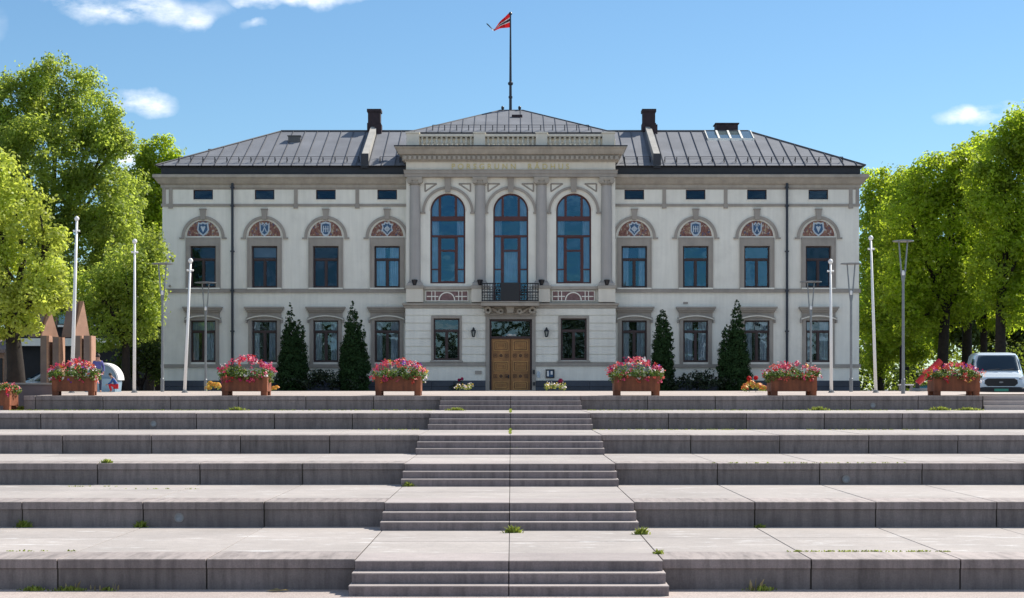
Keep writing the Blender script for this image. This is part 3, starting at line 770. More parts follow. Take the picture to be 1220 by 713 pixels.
# balcony
sg = YG/F0
m = MB(); m.box(GU(-35), GU(33.5), YG-.95, YG+.0, GZ(365.8), GZ(361.6)); m.box(GU(-36), GU(34.5), YG-1.0, YG+.0, GZ(361.5), GZ(360.4)); P(m, 'balcony_floor', M['trim2'], bevel=.02)
m = MB(); YBf = 78.12; s2 = YBf/F0
def rail(p0, p1, npk, solid=None):
    d_ = (Vector(p1)-Vector(p0))
    for zz in (0.02, .42, .82): m.tube([(p0[0],p0[1],zz+ZBal),(p1[0],p1[1],zz+ZBal)], .028, 6)
    for i in range(npk+1):
        q = Vector(p0)+d_*i/npk; m.tube([(q.x,q.y,ZBal),(q.x,q.y,ZBal+.82)], .016, 5)
        if i < npk:
            c = Vector(p0)+d_*(i+.5)/npk
            if abs(d_.y) < .1:
                m.ring(c.x, ZBal+.6, .05, .078, 0, 2*math.pi, c.y-.01, c.y+.01, 10); m.ring(c.x, ZBal+.22, .05, .078, 0, 2*math.pi, c.y-.01, c.y+.01, 10)
ZBal = GZ(360.4)+.01
xa, xb = U(-34.3,YBf), U(32.8,YBf)
rail((xa,YBf,0),(U(-12,YBf),YBf,0),7); rail((U(10,YBf),YBf,0),(xb,YBf,0),7); rail((xa,YBf,0),(xa,YG,0),5); rail((xb,YBf,0),(xb,YG,0),5)
m.box(U(-12,YBf), U(10,YBf), YBf-.02, YBf+.02, ZBal+.02, ZBal+.86)
for q in range(8): 
    x_ = U(-11+q*3.0,YBf); m.box(x_-.012, x_+.012, YBf-.035, YBf-.02, ZBal+.05, ZBal+.8)
P(m, 'balcony_railing', M['iron'])
m = MB()
for q in (-1,1):
    cx = GU(-.7)+q*.62
    m.ring(cx+q*.42, GZ(370.2), .07, .17, 0, 2*math.pi, YG-.42, YG-.02, 16); m.ring(cx-q*.18, GZ(371.6), .05, .13, 0, 2*math.pi, YG-.32, YG-.02, 14)
    m.tube([(cx+q*.6,YG-.2,GZ(368)),(cx+q*.2,YG-.22,GZ(368.2)),(cx-q*.05,YG-.22,GZ(372.5)),(cx-q*.4,YG-.2,GZ(374.2))], [.05,.07,.07,.03], 8)
    m.tube([(cx+q*.62,YG-.15,GZ(372)),(cx+q*.3,YG-.16,GZ(374.6)),(cx-q*.3,YG-.16,GZ(374.8))], [.03,.05,.03], 8)
m.prism([(GU(-.7)-.13,GZ(373.6)),(GU(-.7)+.13,GZ(373.6)),(GU(-.7)+.2,GZ(366)),(GU(-.7)-.2,GZ(366))], YG-.5, YG-.02)
m.box(GU(-31), GU(30), YG-.12, YG+.0, GZ(375.6), GZ(366.02))
P(m, 'balcony_console', M['trim2'])
# entrance
m = MB(); m.box(GU(-30), GU(-25.3), YG-.06, YG+.1, .13, GZ(377)); m.box(GU(25.3), GU(29.6), YG-.06, YG+.1, .13, GZ(377)); m.box(GU(-25.3), GU(25.3), YG-.06, YG+.1, GZ(380.5), GZ(377))
m.box(GU(-31), GU(30.6), YG-.12, YG+.05, GZ(377)+.002, GZ(376))
P(m, 'door_surround', M['trim'])
m = MB(); m.frame(GU(-25.2), GU(25.2), .16, GZ(380.6), .09, YG+.16, YG+.3, False); m.box(GU(-24), GU(24), YG+.14, YG+.3, GZ(403.6), GZ(400.8)); 
dfo = P(m, 'door_frame', M['wood_dark'])
m = MB(); quad(m, GU(-23.5), GU(23.5), YG+.24, GZ(401), GZ(382)); P(m, 'transom_glass', M['glass'], dfo)
m = MB()
for q, r_ in ((-4.2,.03),(-2.6,.04),(-1,.055),(.6,.045),(2.2,.025),(4.0,.04),(5.6,.03)): m.lathe(GU(q), YG+.2, [(r_*.3,GZ(399.2)-r_),(r_,GZ(399.2)),(r_*.3,GZ(399.2)+r_)], 8)
P(m, 'transom_ornament', M['white'], dfo)
for q in (-1,1):
    xa, xb = sorted((GU(0)+q*.012, GU(q*23.0))); m = MB()
    y = YG+.22
    m.box(xa, xb, y, y+.08, .15, GZ(403.7))
    o = P(m, 'door', M['door'])
    ml = MB(); md = MB(); wd = xb-xa; x0, x1 = xa+.1, xb-.1
    for va, vb in ((406,418),(430.5,442.5),(455,466)):
        za, zb = GZ(vb), GZ(va)
        za = max(za, .2)
        ml.frame(x0, x1, za, zb, .03, y-.03, y+.01); ml.frame(x0+.085, x1-.085, za+.075, zb-.075, .025, y-.025, y+.01); ml.frame(x0+.17, x1-.17, za+.145, zb-.145, .02, y-.035, y+.01) if zb-za > .4 else None
        md.frame(x0+.05, x1-.05, za+.045, zb-.045, .02, y-.004, y+.01)
    for v in (423.8, 448.3):
        cz = GZ(v); cx = (xa+xb)/2
        md.ring(cx, cz, .0, .085, 0, 2*math.pi, y-.04, y+.01, 16); ml.ring(cx, cz, .087, .105, 0, 2*math.pi, y-.025, y+.01, 16)
        for t in (-1,1):
            md.frame(cx+t*.27-.085, cx+t*.27+.085, cz-.085, cz+.085, .025, y-.02, y+.01); md.box(cx+t*.27-.03, cx+t*.27+.03, y-.02, y+.01, cz-.03, cz+.03)
    P(ml, 'moulding', M['door_lt'], o); P(md, 'carved_roundel', M['door_dk'], o)
    if q < 0:
        m = MB(); m.box(xb-.12, xb-.06, y-.05, y, GZ(451), GZ(447)); m.tube([(xb-.09,y-.05,GZ(449)),(xb-.09,y-.11,GZ(449)),(xb-.2,y-.11,GZ(449))], .018, 6); P(m, 'door_handle', M['iron'], o)
m = MB(); m.box(GU(-27), GU(27), YG-.45, YG+.35, .12, .165); P(m, 'door_step', M['trim'], bevel=.01)
# lanterns, plaques
for u in (-44.3, 42.6):
    cx = GU(u); m = MB()
    m.box(cx-.05, cx+.05, YG-.03, YG, GZ(396.5), GZ(391)); m.tube([(cx,YG,GZ(393)),(cx,YG-.12,GZ(391.5)),(cx,YG-.2,GZ(392.5))], .018, 6)
    m.lathe(cx, YG-.2, [(.02,GZ(391)),(.02,GZ(390.4))][::-1] if False else [(.10,GZ(395.2)),(.13,GZ(394.9)),(.08,GZ(393.2)),(.03,GZ(392.2)),(.015,GZ(390.2))], 6)
    m.lathe(cx, YG-.2, [(.05,GZ(402)),(.07,GZ(401.2)),(.06,GZ(400.8))], 6)
    for k in range(6):
        a = k*math.pi/3; m.tube([(cx+.065*math.cos(a),YG-.2+.065*math.sin(a),GZ(401)),(cx+.105*math.cos(a),YG-.2+.105*math.sin(a),GZ(395.2))], .011, 4)
    o = P(m, 'wall_lantern', M['iron'])
    m = MB(); m.lathe(cx, YG-.2, [(.055,GZ(400.9)),(.095,GZ(395.4))], 6); P(m, 'lantern_glass', M['glass_sky'], o)
m = MB(); m.box(GU(-42.5), GU(-34.5), YG-.03, YG+.02, GZ(446), GZ(442)); P(m, 'wall_plaque', M['trim'])
m = MB(); m.lathe(GU(31.7)+.0, 0, [(.0,0)], 8) if False else m.ring(GU(33), GZ(446.5), 0, .085, 0, 2*math.pi, YG-.05, YG+.02, 14, ez=1.9); P(m, 'oval_plaque', M['crest_w'])
m = MB(); m.frame(GU(41.6), GU(52), GZ(450.6), GZ(440.3), .05, YG-.09, YG+.02); o = P(m, 'notice_case', M['iron'])
m = MB(); m.box(GU(42.6), GU(51), YG-.04, YG+.015, GZ(449.6), GZ(441.2)); P(m, 'notice_back', M['crest_b'], o)
m = MB(); m.box(GU(43), GU(45.4), YG-.055, YG-.035, GZ(448.6), GZ(442)); m.box(GU(47.5), GU(50), YG-.055, YG-.035, GZ(446.6), GZ(442.4)); P(m, 'notice_sheet', M['white'], o)
m = MB(); m.box(GU(26.2), GU(28.6), YG-.12, YG-.06, GZ(446), GZ(441)); m.box(GU(26.4), GU(29), YG-.13, YG-.06, GZ(459.5), GZ(455.5)); P(m, 'intercom', M['iron'])
m = MB()
for u, v in ((-405,307.5),(-406,341)): m.lathe(xw(u), YW-.05, [(.04,zw(v)-.05),(.06,zw(v)),(.04,zw(v)+.05)], 8)
m.box(xw(205.5), xw(211), YW-.03, YW+.01, zw(362.5), zw(360)); P(m, 'wall_sensor', M['trim'])

# roof ----------------------------------------------------------------
ye = YW-.30; ze = zw(198.4); zr = Z(157, 85.1); yr = 85.1; ybk = 90.6
xe0, xe1 = XL-.25, XR+.25; xr0, xr1 = U(-273.5,85.1), U(283,85.1)
m = MB()
m.add([(xe0,ye,ze),(xe1,ye,ze),(xr1,yr,zr),(xr0,yr,zr)], [(0,1,2,3)])
m.add([(xe1,ye,ze),(xe1,ybk,ze),(xr1,yr,zr)], [(0,1,2)]); m.add([(xe0,ye,ze),(xe0,ybk,ze),(xr0,yr,zr)], [(0,2,1)])
m.add([(xe0,ybk,ze),(xe1,ybk,ze),(xr1,yr,zr),(xr0,yr,zr)], [(0,3,2,1)])
m.add([(xe0,ye,ze-.02),(xe1,ye,ze-.02),(xe1,ybk,ze-.02),(xe0,ybk,ze-.02)], [(0,3,2,1)])
RF = P(m, 'roof', M['roof'])
def zs(y): return ze+(zr-ze)*(y-ye)/(yr-ye)
m = MB()
x = xe0+.35
while x < xe1-.3:
    if x < xr0: t = (x-xe0)/(xr0-xe0)
    elif x > xr1: t = (xe1-x)/(xe1-xr1)
    else: t = 1
    y2 = ye+(yr-ye)*t
    if not (XRL-.1 < x < XRR+.1):
        w_ = .009
        m.add([(x-w_,ye,ze),(x+w_,ye,ze),(x+w_,y2,zs(y2)),(x-w_,y2,zs(y2)),(x-w_,ye,ze+.05),(x+w_,ye,ze+.05),(x+w_,y2,zs(y2)+.05),(x-w_,y2,zs(y2)+.05)],
              [(4,5,6,7),(0,1,5,4),(1,2,6,5),(3,0,4,7),(2,3,7,6)])
    x += .61
m.tube([(xr0,yr,zr+.02),(xr1,yr,zr+.02)], .06, 8)
m.tube([(xe0,ye,ze+.02),(xr0,yr,zr+.02)], .045, 8); m.tube([(xe1,ye,ze+.02),(xr1,yr,zr+.02)], .045, 8)
P(m, 'roof_seams', M['seam'], RF)
# snow guards
def guard(x0, x1, y, zf, name='snow_guard', sp=.56, h=.27):
    m = MB(); z = zf(y)
    m.tube([(x0,y,z+h),(x1,y,z+h)], .014, 5); m.tube([(x0,y,z+h*.62),(x1,y,z+h*.62)], .010, 5)
    n = int((x1-x0)/sp)
    for i in range(n+1):
        xx = x0+(x1-x0)*i/n; m.tube([(xx,y-.02,z),(xx,y-.02,z+h)], .022, 5)
        m.tube([(xx,y,z+h*.9),(xx,y+.25,zf(y+.25))], .014, 4)
    P(m, name, M['iron'], RF)
guard(xe0+1.0, -7.3, ye+.45, zs); guard(-6.3, XRL-.35, ye+.45, zs); guard(XRR+.5, 6.6, ye+.45, zs); guard(7.3, xe1-1.0, ye+.45, zs)
# fire walls and chimneys
for s_, xw_ in ((-1,-7.0),(1,6.9)):
    m = MB(); a, b_ = xw_-.15, xw_+.15; h = .55
    m.add([(a,ye+.15,ze-.1),(b_,ye+.15,ze-.1),(b_,yr,zr),(a,yr,zr),(a,ye+.15,ze+h),(b_,ye+.15,ze+h),(b_,yr,zr+h*.5),(a,yr,zr+h*.5)],
          [(4,5,6,7),(0,1,5,4),(1,2,6,5),(3,0,4,7),(2,3,7,6)])
    P(m, 'fire_wall', M['fire_wall'], RF)
    m = MB(); m.box(a-.03, b_+.03, ye+.06, ye+.15, ze-.1, ze+h+.03); P(m, 'fire_wall_end', M['band'], RF)
    cx = U(-162.3,85.3) if s_ < 0 else U(164.3,85.3)
    m = MB(); zt = Z(131.2, 85.3)
    m.box(cx-.31, cx+.31, 85.0, 85.7, zr-.5, zt-.14); m.box(cx-.36, cx+.36, 84.95, 85.75, zt-.14, zt)
    m.box(cx-.35, cx+.35, 84.96, 85.74, zr-.05, zr+.42)
    m.box(cx-s_*.0+.05, cx+.40, 84.7, 85.3, zr-.6, zr+.3)
    P(m, 'chimney', M['chimney'], RF)
m = MB(); cx = U(257,85.6); m.box(cx-.55, cx+.55, 85.3, 86.2, zr-.3, Z(149,85.6)); m.box(cx-.61, cx+.61, 85.24, 86.26, Z(149.2,85.6)+.01, Z(147.8,85.6)); P(m, 'ventilation_hood', M['chimney'], RF)
# skylights
y2_, y1_ = yr-.15, yr-1.45
for i in range(4):
    xa_ = U(231.5,85)+i*.575; m = MB()
    a, b_ = xa_, xa_+.545
    def sl(x, y, h): return (x, y, zs(y)+h)
    m.add([sl(a,y1_,.06),sl(b_,y1_,.06),sl(b_,y2_,.06),sl(a,y2_,.06)], [(0,1,2,3)])
    o = P(m, 'skylight', M['glass_sky'], RF)
m = MB()
for i in range(5):
    x_ = U(231.5,85)+i*.575-.015; w_ = .045 if 0 < i < 4 else .02
    m.add([sl(x_-w_,y1_,.0),sl(x_+w_,y1_,.0),sl(x_+w_,y2_,.0),sl(x_-w_,y2_,.0),sl(x_-w_,y1_,.11),sl(x_+w_,y1_,.11),sl(x_+w_,y2_,.11),sl(x_-w_,y2_,.11)],[(4,5,6,7),(0,1,5,4),(1,2,6,5),(3,0,4,7),(2,3,7,6)])
x_a, x_b = U(231.5,85), U(231.5,85)+2.3
m.add([sl(x_a,y1_-.05,0),sl(x_b,y1_-.05,0),sl(x_b,y1_+.03,.09),sl(x_a,y1_+.03,.09)],[(0,1,2,3)])
P(m, 'skylight_frame', M['plaster'], RF)
m = MB(); cx = U(-259,83); m.box(cx-.3, cx+.3, 83.3, 83.7, zs(83.2)-.05, zs(83.5)+.22); m.box(cx-.34, cx+.34, 83.25, 83.72, zs(83.5)+.22, zs(83.5)+.26); P(m, 'roof_vent', M['seam'], RF)
m = MB(); cx = U(-355,84); m.box(cx-.22, cx+.22, 83.9, 84.4, 11.3, Z(178,84)); P(m, 'roof_vent', M['chimney'], RF)
# centre roof
ce = ZR(156.6); cy0 = YR+.3; cyr = 84.3; ca = Z(131.8, cyr); cyb = 89.4
cx0, cx1 = U(-122,cy0), U(121,cy0); ax0, ax1 = U(-12,cyr), U(14,cyr)
m = MB()
m.add([(cx0,cy0,ce),(cx1,cy0,ce),(ax1,cyr,ca),(ax0,cyr,ca)], [(0,1,2,3)])
m.add([(cx1,cy0,ce),(cx1,cyb,ce),(ax1,cyr,ca)], [(0,1,2)]); m.add([(cx0,cy0,ce),(cx0,cyb,ce),(ax0,cyr,ca)], [(0,2,1)])
m.add([(cx0,cyb,ce),(cx1,cyb,ce),(ax1,cyr,ca),(ax0,cyr,ca)], [(0,3,2,1)]); m.add([(cx0,cy0,ce-.05),(cx1,cy0,ce-.05),(cx1,cyb,ce-.05),(cx0,cyb,ce-.05)], [(0,3,2,1)])
CR_ = P(m, 'centre_roof', M['roof'])
def zc_(y): return ce+(ca-ce)*(y-cy0)/(cyr-cy0)
m = MB(); x = cx0+.3
while x < cx1-.2:
    t = (x-cx0)/(ax0-cx0) if x < ax0 else ((cx1-x)/(cx1-ax1) if x > ax1 else 1)
    y2 = cy0+(cyr-cy0)*t; w_ = .011
    m.add([(x-w_,cy0,ce),(x+w_,cy0,ce),(x+w_,y2,zc_(y2)),(x-w_,y2,zc_(y2)),(x-w_,cy0,ce+.03),(x+w_,cy0,ce+.03),(x+w_,y2,zc_(y2)+.03),(x-w_,y2,zc_(y2)+.03)],[(4,5,6,7),(0,1,5,4),(1,2,6,5),(3,0,4,7),(2,3,7,6)])
    x += .56
m.tube([(cx0,cy0,ce+.01),(ax0,cyr,ca+.01)], .035, 6); m.tube([(cx1,cy0,ce+.01),(ax1,cyr,ca+.01)], .035, 6); m.tube([(ax0,cyr,ca),(ax1,cyr,ca)], .04, 6)
P(m, 'roof_seams', M['seam'], CR_)
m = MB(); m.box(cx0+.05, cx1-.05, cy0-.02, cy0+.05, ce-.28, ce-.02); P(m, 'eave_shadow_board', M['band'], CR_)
guard(U(-93,YR+.6), U(93,YR+.6), cy0+.35, zc_, sp=.54, h=.26)
for u in (-9.6, 10.6):
    m = MB(); cx = U(u,cyr); m.lathe(cx, cyr, [(.05,ca-.1),(.05,ca+.05),(.075,ca+.07),(.075,ca+.17),(.05,ca+.21)], 10); P(m, 'ridge_vent', M['iron'], CR_)
m = MB(); cx = U(7.5,83); m.box(cx-.26, cx+.26, 82.7, 82.9, zc_(82.7), zc_(82.9)+.07); P(m, 'roof_step', M['chimney'], CR_)
m = MB(); m.box(U(74,82), U(79,82), 81.6, 82, zc_(81.8)-1.0, zc_(81.5)+.0); 
# rooftop flagpole with pennant
FP = thing('rooftop_flagpole', 'tall dark flagpole standing on top of the centre roof of the town hall', 'flagpole', (U(-.3,cyr), cyr+.05, ca))
fx, fy = U(-.3,cyr), cyr+.05
m = MB(); m.tube([(fx,fy,ca-.05),(fx,fy,ca+1.3),(fx,fy,Z(18,cyr))], [.075,.065,.035], 10); m.build('pole', M['navy_pipe'], FP)
m = MB(); m.lathe(fx, fy, [(.05,ca+.6),(.10,ca+.62),(.10,ca+.72),(.05,ca+.74)], 10); m.lathe(fx, fy, [(.1,ca+1.28),(.13,ca+1.33),(.13,ca+1.4),(.07,ca+1.45)], 10); m.build('collar', M['navy_pipe'], FP)
m = MB(); zt = Z(16,cyr); m.lathe(fx, fy, [(.01,zt-.11),(.08,zt-.05),(.09,zt),(.06,zt+.06),(.01,zt+.08)], 12); m.build('finial', M['navy_pipe'], FP)
def pennant():
    # centre line and half width given in facade pixels from the pole
    cl = [(0,23.5,9.4),(-3,24.4,8.2),(-6,26.0,6.6),(-9,28.0,5.2),(-12,30.2,3.9),(-14,31.6,3.0),(-16.5,33.2,1.9),(-18.5,34.4,1.4),(-20.5,33.9,1.1),(-22.5,32.6,1.0),(-24.5,30.8,.85),(-26.5,28.4,.7),(-28,26.5,.4)]
    s = cyr/F0; m = MB()
    stripes = [(-1,-.32,0),(-.32,-.16,1),(-.16,.16,2),(.16,.32,1),(.32,1,0)]
    N_ = len(cl)
    for a, b_, mi in stripes:
        m.mi = mi; V = []
        for i, (u, v, hw) in enumerate(cl):
            y = fy+.14*math.sin(i*1.1)+ .02*i
            bl = 1 if i < 8 else 0
            for t in (a, b_):
                tt = t if bl else t*.6
                V.append((fx-.03+u*s, y+.05*t*math.sin(i*.9+1), Z(v,cyr)+tt*(hw+(.5 if i > 7 else 0))*s))
        for i in range(N_-1):
            m.mi = mi if i < 7 else 2; m.add(V[2*i:2*i+4], [(0,1,3,2)])
    return m
o = pennant().build('pennant', [M['p_flagred'] if 'p_flagred' in M else M['p_red'], M['white'], M['navy_pipe']])
tag(o, 'red pennant with white and navy stripe flying from the rooftop pole', 'flag')
# ------------------------------------------------------------------ foliage engine
NR = np.random.default_rng(7)
def leaves_mesh(name, pts, nrm, size, mats, mi=None, asp=.62, fold=True):
    """pts (n,3) centres, nrm (n,3) normals, size (n,) -> one mesh of folded leaf faces"""
    n = len(pts)
    nrm = nrm/np.linalg.norm(nrm, axis=1, keepdims=True)
    r = NR.normal(size=(n,3)); a = np.cross(nrm, r); a /= np.linalg.norm(a, axis=1, keepdims=True)+1e-9
    b = np.cross(nrm, a); s = size[:,None]
    v = np.empty((n,4,3)); 
    v[:,0] = pts-a*s; v[:,2] = pts+a*s
    v[:,1] = pts-b*s*asp+nrm*s*.18; v[:,3] = pts+b*s*asp+nrm*s*.18
    me = bpy.data.meshes.new(name)
    me.vertices.add(4*n); me.vertices.foreach_set('co', v.reshape(-1))
    me.loops.add(4*n); me.loops.foreach_set('vertex_index', np.arange(4*n, dtype=np.int32))
    me.polygons.add(n); me.polygons.foreach_set('loop_start', np.arange(0,4*n,4, dtype=np.int32))
    for m in (mats if isinstance(mats,(list,tuple)) else [mats]): me.materials.append(m)
    if mi is not None: me.polygons.foreach_set('material_index', np.asarray(mi, dtype=np.int32))
    me.update(calc_edges=True); me.validate()
    return me
def link_mesh(me, name, parent):
    o = bpy.data.objects.new(name, me); col.objects.link(o); o.parent = parent; return o
def unit(n):
    v = NR.normal(size=(n,3)); return v/np.linalg.norm(v, axis=1, keepdims=True)
def clump_leaves(cents, rads, per, up=.5):
    """leaves spread through clumps; per = leaves per square metre of clump shell"""
    P_, N_ = [], []
    for c, r in zip(cents, rads):
        k = max(6, int(per*4*math.pi*r*r))
        d = unit(k); q = NR.uniform(.45,1.0,k)**.5
        p = d*(q*r)[:,None]; p[:,2] *= .75
        P_.append(np.asarray(c)+p); N_.append(d*1.1+unit(k)*.6+np.array([0,0,up]))
    return np.concatenate(P_), np.concatenate(N_)
def crown_from(ells, csize, rnd=None, fill=1.0):
    """ells: (cx,cy,cz,rx,ry,rz); returns clump centres and radii spread through the ellipsoids"""
    C, Rr = [], []
    for (cx,cy,cz,rx,ry,rz) in ells:
        area = 4*math.pi*((rx*ry)**1.6/3+(rx*rz)**1.6/3+(ry*rz)**1.6/3)**(1/1.6)
        n = max(4, int(fill*area/(csize*csize*2.2)))
        d = unit(n); q = NR.uniform(.3,1.0,n)**.45
        jag = NR.uniform(.88,1.10,n)
        p = d*(q*jag)[:,None]*np.array([max(rx-csize*.4,.2), max(ry-csize*.4,.2), max(rz-csize*.4,.2)])
        C.append(p+np.array([cx,cy,cz])); Rr.append(NR.uniform(.55,1.25,n)*csize)
    return np.concatenate(C), np.concatenate(Rr)
def make_tree(name, label, cat, base, ells_px, d, leafm, csize=.8, per=11, lsize=.13, trunk=(.3,.18), lean=0.0, fork=None, group=None, dep=.8, limbs=14, tz=None, extra_y=0, fill=1.0):
    """base: (x,y,z); ells_px: crown lobes measured in the photo as (px,py,rx,ry[,dy])"""
    T = thing(name, label, cat, base, group=group)
    bx, by, bz = base
    k = d/F0; E = []
    for e in ells_px:
        px, py, rx, ry = e[:4]; dy = e[4] if len(e) > 4 else 0
        E.append((PX(px,d), by+dy+extra_y, Z(py,d), rx*k, max(rx,ry)*k*dep, ry*k))
    C, Rr = crown_from(E, csize, fill=fill)
    P_, N_ = clump_leaves(C, Rr, per)
    # stray sprigs that break the outline
    i = NR.integers(0, len(C), len(C)*2)
    i = i[:len(i)//2]; sp = C[i]+unit(len(i))*(Rr[i]*1.2)[:,None]
    sp = np.repeat(sp, 7, axis=0)+NR.normal(size=(len(i)*7,3))*.13
    P_ = np.concatenate([P_, sp]); N_ = np.concatenate([N_, unit(len(sp))+np.array([0,0,.4])])
    keep = P_[:,2] > bz+.3
    P_, N_ = P_[keep], N_[keep]
    me = leaves_mesh('crown', P_-np.array(base), N_, NR.uniform(.65,1.3,len(P_))*lsize, leafm)
    link_mesh(me, 'crown', T)
    # trunk, limbs
    m = MB(); rr = random.Random(len(P_))
    low = min(e[2]-e[5] for e in E); top = max(e[2] for e in E)
    cxm = sum(e[0] for e in E)/len(E)
    th = tz if tz is not None else low+.25*(top-low)
    pt = [(bx,by,bz-.3),(bx+lean*.15,by,bz+.4*(th-bz)),(bx+lean*.5,by,bz+.75*(th-bz)),(bx+lean,by,th)]
    m.tube(pt, [trunk[0]*1.35,trunk[0],trunk[0]*.85,trunk[1]*1.1], 12)
    hub = Vector(pt[-1])
    for e in E:
        q = Vector((e[0],e[1],e[2])); mid = hub.lerp(q,.5)+Vector((rr.uniform(-.4,.4),rr.uniform(-.4,.4),rr.uniform(-.1,.6)))
        m.tube([hub-Vector((0,0,.5)), mid, q], [trunk[1],trunk[1]*.6,trunk[1]*.28], 8)
        for _ in range(max(2, limbs//len(E))):
            j = rr.randrange(len(C)); c = Vector(C[j])
            if (c-q).length > max(e[3],e[5])*1.4: continue
            s0 = mid.lerp(q, rr.uniform(0,.9)); mm_ = s0.lerp(c,.5)+Vector((rr.uniform(-.3,.3),rr.uniform(-.3,.3),rr.uniform(0,.4)))
            m.tube([s0, mm_, c], [trunk[1]*.38,trunk[1]*.25,.02], 6)
    m.build('trunk', M['bark'], T, smooth=True)
    return T
# ---- trees on the left
make_tree('maple_tree', 'tallest leafy green tree on the left, its domed crown rising above the town hall eaves', 'tree', (PX(60,96),96,-.4),
  [(70,112,50,52),(20,130,42,50),(118,150,38,42,-1),(140,178,24,26,-2),(-20,190,60,80),(60,200,70,60,-2),(120,235,50,50,-1),(142,228,34,34,1),(150,172,20,20,-1),(30,280,60,60,-2),(100,300,60,50,-1),(150,285,36,52,-2)],
  96, M['leaf_a'], csize=.5, per=20, lsize=.092, trunk=(.42,.2), limbs=26, fill=1.35)
make_tree('maple_tree', 'leafy green tree with low boughs, close to the left end of the town hall', 'tree', (PX(150,75),75,-.4),
  [(150,330,42,44),(176,300,22,36,1),(110,350,40,36),(165,385,28,34),(125,395,34,30),(182,350,14,40),(60,345,40,40)],
  75, M['leaf_a'], csize=.42, per=20, lsize=.08, trunk=(.2,.12), limbs=18, fill=1.25)
make_tree('maple_tree', 'bright green tree behind the left corner of the town hall roof', 'tree', (PX(190,104),104,-.4),
  [(190,185,28,28),(170,205,22,24),(205,205,20,28),(180,240,30,40),(195,300,32,60),(165,270,28,50)],
  104, M['leaf_b'], csize=.55, per=18, lsize=.10, trunk=(.3,.16), limbs=14, fill=1.3)
make_tree('young_tree', 'pale yellow-green tree with a dark trunk beside the brick house, nearest tree on the left', 'tree', (PX(20,66),66,-.4),
  [(15,330,62,42),(-30,290,60,70),(20,255,42,40),(45,355,44,28,-1),(70,330,24,22,-1),(0,385,46,22),(-10,210,40,40),(84,358,14,12,-1),(60,285,24,22),(40,390,22,12,-1)],
  66, M['leaf_near'], csize=.34, per=18, lsize=.085, trunk=(.34,.2), lean=-.3, limbs=24, tz=Z(372,66), fill=1.1)
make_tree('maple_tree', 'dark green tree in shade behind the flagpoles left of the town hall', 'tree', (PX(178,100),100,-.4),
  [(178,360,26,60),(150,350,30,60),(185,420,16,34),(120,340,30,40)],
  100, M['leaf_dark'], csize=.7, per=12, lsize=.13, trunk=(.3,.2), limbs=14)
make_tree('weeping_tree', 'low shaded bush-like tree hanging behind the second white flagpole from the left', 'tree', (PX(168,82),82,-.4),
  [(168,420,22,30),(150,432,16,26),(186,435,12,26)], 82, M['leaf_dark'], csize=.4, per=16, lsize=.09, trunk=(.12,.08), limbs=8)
# ---- trees on the right
RT = dict(group='park trees right of the town hall')
make_tree('linden_tree', 'slender green tree next to the right corner of the town hall', 'tree', (PX(1048,96),96,-.4),
  [(1046,232,22,38),(1070,240,22,34),(1040,290,26,50),(1066,300,32,50),(1040,370,24,46),(1070,375,34,46),(1045,425,22,30),(1085,415,24,22)], 96, M['leaf_b'], csize=.46, per=15, lsize=.10, trunk=(.22,.14), limbs=14, fill=1.35, **RT)
make_tree('linden_tree', 'broad green park tree with a thick dark trunk left of the white van', 'tree', (PX(1122,88),88,-.4),
  [(1100,222,28,38),(1124,212,32,40),(1150,210,26,40),(1086,268,40,46),(1135,268,46,50),(1105,322,50,46),(1155,335,46,46),(1078,345,34,40),(1095,378,34,26)],
  88, M['leaf_b'], csize=.44, per=15, lsize=.095, trunk=(.30,.16), lean=.3, limbs=24, fill=1.35, **RT)
make_tree('linden_tree', 'slim park tree filling the gap behind the tallest lamp post', 'tree', (PX(1075,92),92,-.4),
  [(1076,228,22,30),(1062,262,26,36),(1080,300,30,40),(1060,335,26,36),(1085,350,30,36),(1072,395,26,24)], 92, M['leaf_b'], csize=.44, per=15, lsize=.10, trunk=(.16,.10), limbs=12, fill=1.3, **RT)
make_tree('linden_tree', 'park tree between the thick dark trunk and the right edge, level crown above the van', 'tree', (PX(1172,90),90,-.4),
  [(1165,190,26,34),(1180,235,30,36),(1160,275,34,40),(1188,300,34,44),(1165,345,36,36),(1130,372,30,24),(1190,380,30,24)], 90, M['leaf_b'], csize=.44, per=15, lsize=.10, trunk=(.2,.14), limbs=16, fill=1.3, **RT)
make_tree('linden_tree', 'park tree with a dark trunk standing behind the white van roof', 'tree', (PX(1152,96),96,-.4),
  [(1160,205,36,40),(1170,260,44,60),(1150,330,44,50),(1185,340,40,50)], 96, M['leaf_b'], csize=.5, per=14, lsize=.105, trunk=(.3,.2), limbs=16, fill=1.3, **RT)
make_tree('linden_tree', 'tallest park tree at the right edge, its bright crown above the white van', 'tree', (PX(1192,84),84,-.4),
  [(1214,168,36,42),(1190,192,28,34),(1172,222,28,34),(1240,190,50,70),(1195,250,48,50),(1235,280,50,60),(1190,320,42,46),(1225,355,46,40)],
  84, M['leaf_b'], csize=.42, per=16, lsize=.095, trunk=(.28,.16), limbs=24, fill=1.35, **RT)
make_tree('linden_tree', 'park tree far behind the grey lamp post right of the town hall', 'tree', (PX(1085,120),120,-.4),
  [(1085,260,36,40),(1070,320,40,50),(1110,330,40,50),(1050,360,40,50),(1090,395,60,40)], 120, M['leaf_b'], csize=.7, per=11, lsize=.15, trunk=(.36,.26), limbs=16, **RT)
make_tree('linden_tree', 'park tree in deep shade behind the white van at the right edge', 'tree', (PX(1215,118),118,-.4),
  [(1215,300,50,60),(1180,350,40,50),(1240,380,40,50),(1150,380,40,40),(1200,400,40,30)], 118, M['leaf_dark'], csize=1.0, per=9, lsize=.18, trunk=(.36,.26), limbs=16, **RT)
